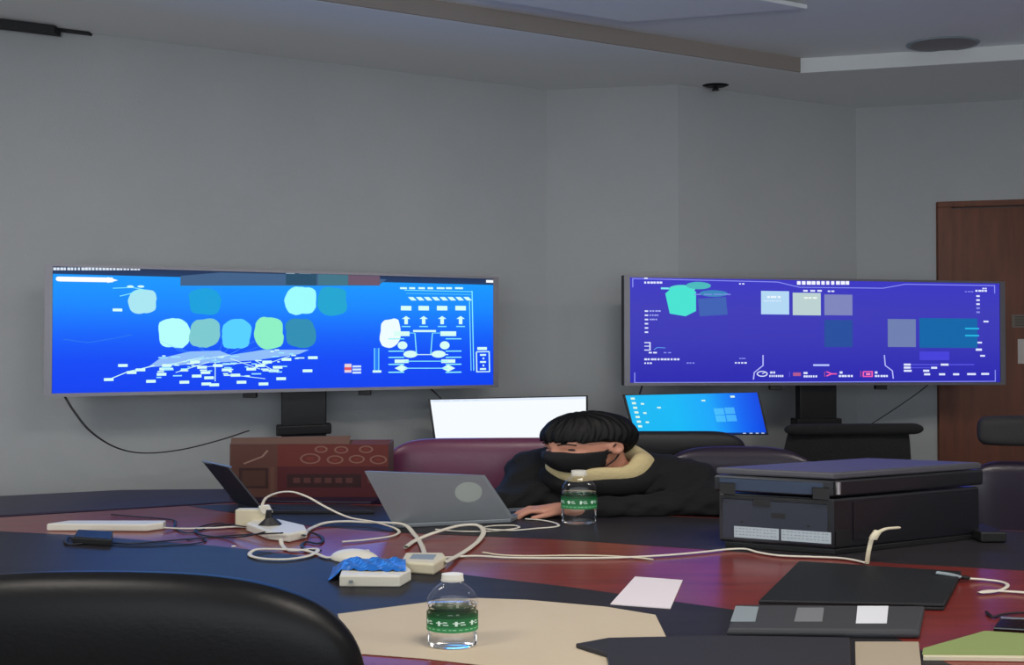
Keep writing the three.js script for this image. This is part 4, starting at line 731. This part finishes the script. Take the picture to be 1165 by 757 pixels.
// ------------------------------------------------------------------ bottles
function bottle(label, px, py, hgt, r, texSeed, mid) {
  const p = onPlaneL(px, py), o = thing('water_bottle', label, 'bottle', V(p.x * STRETCH, TABLE, p.z)), k = hgt;
  const prof = (s, top) => [[0, 0.004], [0.6, 0.004], [0.86, 0.0], [0.97, 0.02], [1, 0.05], [1, 0.17], [0.965, 0.19], [1, 0.21], [1, 0.29], [0.985, 0.3], [0.985, 0.54], [1, 0.55], [1, 0.6], [0.97, 0.66], [0.88, 0.73], [0.72, 0.8], [0.5, 0.86], [0.38, 0.89], [0.36, 0.93]].filter(q => q[1] <= top).map(([a, b]) => new THREE.Vector2(Math.max(0, a * r - s), b * k + (b < 0.01 ? s : 0)));
  part('bottle_shell', at(new THREE.LatheGeometry(prof(0, 1), 40), p), M.pet, o);
  const wp = prof(0.0016, 0.61); wp.push(new THREE.Vector2(0, wp[wp.length - 1].y));
  part('water', at(new THREE.LatheGeometry(wp, 40), p), M.water, o);
  part('cap', at(merge([cyl(0.42 * r, 0.43 * r, 0.075 * k, 32).translate(0, 0.965 * k, 0), cyl(0.45 * r, 0.45 * r, 0.012 * k, 32).translate(0, 0.915 * k, 0)]), p), M.white, o);
  const lt = canvasTex(512, 128, (c, w, h) => {
    c.fillStyle = '#1c6b3a'; c.fillRect(0, 0, w, h); c.fillStyle = '#124a28'; c.fillRect(0, 0, w, 26); c.fillStyle = '#2f8a4e'; c.fillRect(0, 92, w, 36);
    c.fillStyle = '#d9efe0'; for (let i = 0; i < 9; i++) { const x = i * 57 + texSeed; c.fillRect(x, 44, 9, 34); c.fillRect(x - 7, 54, 24, 7); c.fillRect(x + 18, 48, 14, 8); c.fillRect(x + 18, 66, 18, 7); } c.fillStyle = '#9fd0ae'; for (let i = 0; i < 26; i++) c.fillRect(i * 20 + 4, 104, 12, 6);
  });
  part('label_band', at(new THREE.CylinderGeometry(r * 1.004, r * 1.004, 0.24 * k, 40, 1, true).translate(0, mid * k, 0), p), std(0xffffff, 0.4, { map: lt, side: THREE.DoubleSide }), o, 'green printed label');
}
bottle('clear water bottle with green label standing in front of the masked person', 658.5, 595, 0.201, 0.0337, 0, 0.42);
bottle('clear water bottle with green label standing on the beige sheet', 515, 733, 0.163, 0.0288, 11, 0.36);

// ------------------------------------------------------------------ things on the table
const lying = (pts, y0, y1, bevel) => slab(pts.map(([x, y]) => tp(x, y)), y0, y1, bevel);
single('paper_sheet', 'large beige paper sheet lying in the foreground under the bottle', 'paper', lying([[385, 698], [445, 690], [500, 683], [545, 680], [600, 682], [690, 690], [745, 699], [760, 730], [760, 800], [640, 775], [560, 757], [480, 748], [398, 742]], TABLE, TABLE + 0.0012), M.sheet);
single('paper_sheet', 'pinkish white sheet of paper beside the black laptop', 'paper', lying([[722, 656], [776, 660], [762, 692], [694, 687]], TABLE, TABLE + 0.0022), M.paper);
{
  const o = thing('power_strip', 'white power strip lying alone at the far left of the table', 'power strip', onPlane(120, 600));
  part('housing', slab([tp(55, 603.5), tp(168, 604.5), tp(187, 602), tp(190, 599.5), tp(80, 599.5)], TABLE, TABLE + 0.026, 0.005), M.white, o);
  const y = 0.006; part('lead', cord([onPlaneL(186, 600, TABLE + 0.015), onPlaneL(205, 601, TABLE + y), onPlaneL(240, 600.5, TABLE + y), onPlaneL(272, 599, TABLE + y), onPlaneL(290, 601, TABLE + 0.012)], 0.0045, false, 30), M.cordWhite, o);
}
{
  const o = thing('power_strip', 'white power strip crowded with plugs in front of the dark laptop', 'power strip', onPlane(318, 608));
  part('housing', slab([tp(281, 604), tp(288, 600), tp(318, 599), tp(347, 606), tp(350, 612), tp(330, 617), tp(306, 614)], TABLE, TABLE + 0.03, 0.006), M.white, o);
  const b = thing('plug_adapter', 'boxy cream plug adapter standing behind the crowded power strip', 'adapter', onPlane(289, 599));
  const p = onPlaneL(289, 599); part('housing', at(rbox(0.062, 0.068, 0.032, 0.006), V(p.x, TABLE + 0.034, p.z)), M.cream, b);
  part('usb_plug', at(rbox(0.02, 0.032, 0.014, 0.004), V(p.x + 0.026, TABLE + 0.07, p.z + 0.02), 0, 0, 0.25), M.white, b);
  const q = thing('plug', 'black mains plug pushed into the crowded white power strip', 'plug', onPlane(308, 606).setY(TABLE + 0.03));
  const r = onPlaneL(308, 606);
  part('plug_body', at(cyl(0.008, 0.023, 0.026, 6), V(r.x, TABLE + 0.043, r.z)), M.cordBlack, q); part('strain_relief', at(cyl(0.005, 0.007, 0.03, 10), V(r.x - 0.002, TABLE + 0.068, r.z)), M.cordBlack, q);
}
const flat = (pts, r = 0.006, up = {}) => pts.map(([x, y], i) => onPlaneL(x, y, TABLE + (up[i] ?? r)));
const cable = (label, pts, r, mat, up) => single('cable', label, 'cable', cord(flat(pts, r + 0.0005, up), r, false, pts.length * 10), mat);
single('cable', 'white charging cable arching up from the plug adapter', 'cable', cord([L(299, 581, 2.62), L(299, 575, 2.62), L(304, 566, 2.62), L(317, 560.5, 2.62), L(333, 559.5, 2.61), L(350, 565, 2.6), L(372, 577, 2.58), L(398, 588.5, 2.56), L(428, 594, 2.56), onPlaneL(452, 602, TABLE + 0.006), onPlaneL(448, 609, TABLE + 0.006), onPlaneL(415, 614, TABLE + 0.006), onPlaneL(390, 616, TABLE + 0.006)], 0.0042, false, 120), M.cordWhite);
cable('white cable running from the power strip in a wave to the grey charger', [[346, 609], [356, 600], [372, 594.5], [392, 593], [420, 594], [440, 594.5], [458, 596], [472, 608], [480, 620], [484, 632]], 0.0062, M.cordWhite, { 0: 0.02, 2: 0.012, 3: 0.014, 4: 0.014, 5: 0.02, 6: 0.02, 9: 0.016 });
cable('flat oval loop of white cable in front of the crowded power strip', [[320, 613], [322, 620], [334, 626], [360, 624], [352, 632], [325, 636], [298, 635], [285, 630], [292, 625], [318, 624.5], [345, 625.5], [362, 630], [375, 634], [400, 628], [420, 626]], 0.0052, M.cordWhite, { 0: 0.02, 8: 0.012 });
cable('grey white cable looping back in front of the silver laptop', [[462, 622], [476, 613], [500, 604], [525, 597.5], [542, 597], [550, 603], [546, 613], [536, 622], [524, 630], [505, 640]], 0.0066, M.cordWhite, { 2: 0.02, 3: 0.026, 4: 0.024, 5: 0.016, 9: 0.02 });
cable('thin white cable coiled beside the base of the silver laptop', [[496, 602], [520, 604], [560, 604], [590, 600], [585, 597.5], [560, 598], [550, 601], [580, 603], [610, 601], [634, 598.5], [632, 595], [616, 591.5], [598, 590]], 0.0036, M.cordWhite, { 5: 0.008, 6: 0.011, 7: 0.011 });
cable('long white cable crossing the red wood to the printer', [[505, 634], [540, 632], [580, 634], [640, 634.5], [700, 634], [760, 631], [800, 627.5], [828, 624.5], [846, 624], [862, 628], [885, 631.5], [920, 633], [955, 634.5], [972, 637], [984, 640]], 0.0046, M.cordWhite);
cable('second pale cable running beside the long cable on the red wood', [[550, 628], [570, 631], [600, 632], [650, 631.5], [690, 632], [730, 634.5], [742, 636]], 0.0038, M.cream);
cable('thin black cable tangled behind the lone power strip', [[128, 585], [150, 587], [196, 591], [200, 596], [200, 601], [216, 606], [235, 601], [256, 596.5], [280, 599]], 0.0032, M.cordBlack, { 3: 0.008, 8: 0.02 });
cable('black cable looped in front of the plug adapter', [[302, 605], [285, 609], [255, 611], [230, 608], [224, 602], [236, 597], [250, 595], [262, 597]], 0.0034, M.cordBlack, { 0: 0.045, 1: 0.03 });
cable('black lead from the power brick to the crowded power strip', [[128, 617], [150, 618], [190, 615], [225, 612], [262, 609], [300, 607], [322, 606]], 0.0036, M.cordBlack, { 6: 0.036, 5: 0.024 });
cable('second black lead trailing from the power brick', [[128, 620], [160, 621], [200, 619.5], [222, 618], [235, 615], [228, 612], [214, 614]], 0.003, M.cordBlack);
cable('dark lead curling around the end of the crowded power strip', [[350, 604], [362, 608], [368, 614], [362, 618], [350, 616], [344, 620], [352, 625], [366, 626]], 0.004, M.cordBlack, { 0: 0.014 });
{
  const o = thing('power_brick', 'black laptop power brick with coiled leads near the lone power strip', 'adapter', onPlane(103, 617));
  part('housing', slab([tp(84, 619), tp(128, 622), tp(130, 612), tp(90, 610)], TABLE, TABLE + 0.026, 0.006), M.black, o);
  part('lead_coil', cord(flat([[90, 614], [80, 611], [76, 615], [82, 619], [95, 618]], 0.006), 0.0045, false, 40), M.cordBlack, o);
}
{
  // small white box half covered by a blue wrapper
  const o = thing('wrapped_box', 'small white box in a torn blue plastic wrapper', 'box', onPlane(425, 660));
  part('box', slab([tp(387, 667), tp(455, 667.5), tp(468, 660), tp(460, 652), tp(392, 652)], TABLE, TABLE + 0.032, 0.004), M.white, o);
  const g = new THREE.PlaneGeometry(1, 1, 24, 12), ps = g.attributes.position, A = [onPlane(374, 661), onPlane(462, 663), onPlane(462, 646), onPlane(380, 646)];
  for (let i = 0; i < ps.count; i++) {
    const u = ps.getX(i) + 0.5, v = ps.getY(i) + 0.5, p = A[0].clone().lerp(A[1], u).lerp(A[3].clone().lerp(A[2], u), v);
    const edge = Math.min(1, u * 7) * Math.min(1, (1 - u) * 7) * Math.min(1, v * 6 + 0.25) * Math.min(1, (1 - v) * 5);
    ps.setXYZ(i, p.x, TABLE + 0.004 + 0.034 * Math.min(1, u * 5.5) * Math.min(1, (1 - v) * 5) + (0.004 + 0.004 * Math.sin(u * 23 + v * 9)) * edge + (rnd() - 0.5) * 0.003 * edge - (v < 0.05 ? 0.006 * Math.abs(Math.sin(u * 19)) : 0), p.z + (rnd() - 0.5) * 0.006);
  }
  const gi = g.toNonIndexed(); gi.computeVertexNormals();
  part('wrapper', gi, new THREE.MeshPhysicalMaterial({ color: 0x1d6ac4, roughness: 0.28, clearcoat: 0.5, side: THREE.DoubleSide }), o, 'crinkled blue plastic wrapper');
  const e = onPlaneL(400, 667.5); part('button', at(rbox(0.006, 0.009, 0.002, 0.0008), V(e.x, TABLE + 0.016, e.z + 0.001)), M.grey, o);
}
{
  const o = thing('charger', 'cream and grey charger brick behind the blue wrapped box', 'charger', onPlane(482, 648));
  const body = part('housing', slab([tp(456, 651), tp(494, 654), tp(508, 645), tp(504, 640), tp(462, 640)], TABLE, TABLE + 0.034, 0.006), M.cream, o);
  part('sticker', slab([tp(466, 648), tp(493, 649), tp(497, 643), tp(470, 642.5)].map(p => p), TABLE + 0.034, TABLE + 0.0346), M.grey, body);
  const s = thing('computer_mouse', 'small rounded white mouse behind the blue wrapped box', 'mouse', onPlane(404, 636));
  const p = onPlaneL(404, 636), g = new THREE.SphereGeometry(1, 28, 14, 0, Math.PI * 2, 0, Math.PI / 2); g.scale(0.034, 0.03, 0.048);
  part('shell', at(g, V(p.x, TABLE + 0.002, p.z), 0, 0.6), M.white, s); part('sole', at(cyl(1, 1, 0.002, 28).scale(0.033, 1, 0.047), V(p.x, TABLE + 0.001, p.z), 0, 0.6), M.grey, s);
}
single('crumb', 'tiny white scrap on the dark band near the black chair', 'scrap', at(new THREE.IcosahedronGeometry(0.004, 1).scale(1, 0.7, 1), onPlaneL(267, 622).setY(TABLE + 0.0028)), M.white);

// ---- the near right corner
{
  const o = thing('laptop', 'closed flat black laptop lying in front of the printer', 'laptop', onPlane(975, 668));
  const q = [tp(862, 690), tp(1072, 694), tp(1092, 656), tp(908, 644)];
  part('base', slab(q, TABLE, TABLE + 0.009, 0.003), M.black, o);
  part('lid', slab(q, TABLE + 0.0095, TABLE + 0.018, 0.003), std(0x1c1e22, 0.55), o);
}
{
  const o = thing('usb_cable', 'white cable with a grey connector lying right of the black laptop', 'cable', onPlane(1110, 664));
  part('connector', cord([onPlaneL(1064, 651, TABLE + 0.024), onPlaneL(1078, 653, TABLE + 0.022), onPlaneL(1090, 656, TABLE + 0.014)], 0.0072, false, 12), M.grey, o);
  part('collar', cord([onPlaneL(1090, 656, TABLE + 0.014), onPlaneL(1099, 657, TABLE + 0.01)], 0.0085, false, 8), M.black, o);
  part('lead', cord(flat([[1099, 657.5], [1120, 659], [1138, 661.5], [1144, 665], [1138, 670], [1124, 673], [1112, 673.5], [1124, 671.5], [1150, 672.5], [1180, 675], [1230, 680]], 0.005, { 0: 0.009 }), 0.0044, false, 80), M.cordWhite, o);
}
{
  const o = thing('pouch', 'dark grey pouch with pale cards lying in front of the closed black laptop', 'pouch', onPlane(940, 708));
  part('fabric', slab([tp(826, 724), tp(1044, 726), tp(1050, 697), tp(836, 695)], TABLE, TABLE + 0.02, 0.008), std(0x3b3c40, 0.7), o);
  part('card', slab([tp(830, 716), tp(858, 716), tp(862, 699), tp(836, 698)], TABLE + 0.0205, TABLE + 0.0215), M.grey, o);
  part('card', slab([tp(902, 716), tp(934, 716), tp(936, 700), tp(906, 700)], TABLE + 0.0205, TABLE + 0.0215), std(0x77797c, 0.6), o);
  part('card', slab([tp(972, 718), tp(1007, 718), tp(1009, 698), tp(974, 698)], TABLE + 0.0205, TABLE + 0.0215), std(0xe3e5ea, 0.5), o, 'white card');
}
single('folder', 'charcoal folder with a pointed corner at the bottom edge of the picture', 'folder', lying([[655, 737], [692, 730], [820, 727.5], [965, 730], [968, 820], [700, 800], [690, 748]], TABLE + 0.0014, TABLE + 0.013, 0.003), std(0x2c2b30, 0.6));
single('envelope', 'beige envelope between the charcoal folder and the green booklet', 'envelope', lying([[971, 731], [1043, 731], [1050, 800], [972, 800]], TABLE + 0.0005, TABLE + 0.005, 0.001), std(0xa59884, 0.75));
{
  const o = thing('booklet', 'green booklet with cream edges in the near right corner', 'booklet', onPlane(1110, 745));
  part('pages', slab([tp(1049, 742), tp(1048, 750), tp(1200, 752), tp(1196, 727), tp(1118, 722)], TABLE + 0.0005, TABLE + 0.008), M.cream, o);
  part('cover', slab([tp(1048, 741), tp(1047, 748), tp(1200, 749), tp(1196, 726), tp(1118, 721)], TABLE + 0.0082, TABLE + 0.0095), M.green, o);
}
{
  const o = thing('phone', 'black phone with a pale rim at the right edge of the picture', 'phone', onPlane(1160, 714));
  part('body', slab([tp(1128, 718), tp(1200, 722), tp(1206, 709), tp(1136, 706)], TABLE, TABLE + 0.012, 0.004), M.blackGloss, o);
  part('rim', slab([tp(1136, 707.5), tp(1206, 710.5), tp(1206, 709), tp(1136, 706)], TABLE + 0.0121, TABLE + 0.0132), M.chrome, o);
}
single('cable', 'dark curved cable on the red wood beside the phone', 'cable', cord(flat([[1120, 695], [1128, 701], [1138, 698], [1156, 696], [1190, 697]], 0.004), 0.0034, false, 40), M.cordBlack);

scene.traverse(o => { if (o.isMesh) { o.castShadow = true; o.receiveShadow = true; } });
renderer.render(scene, camera);
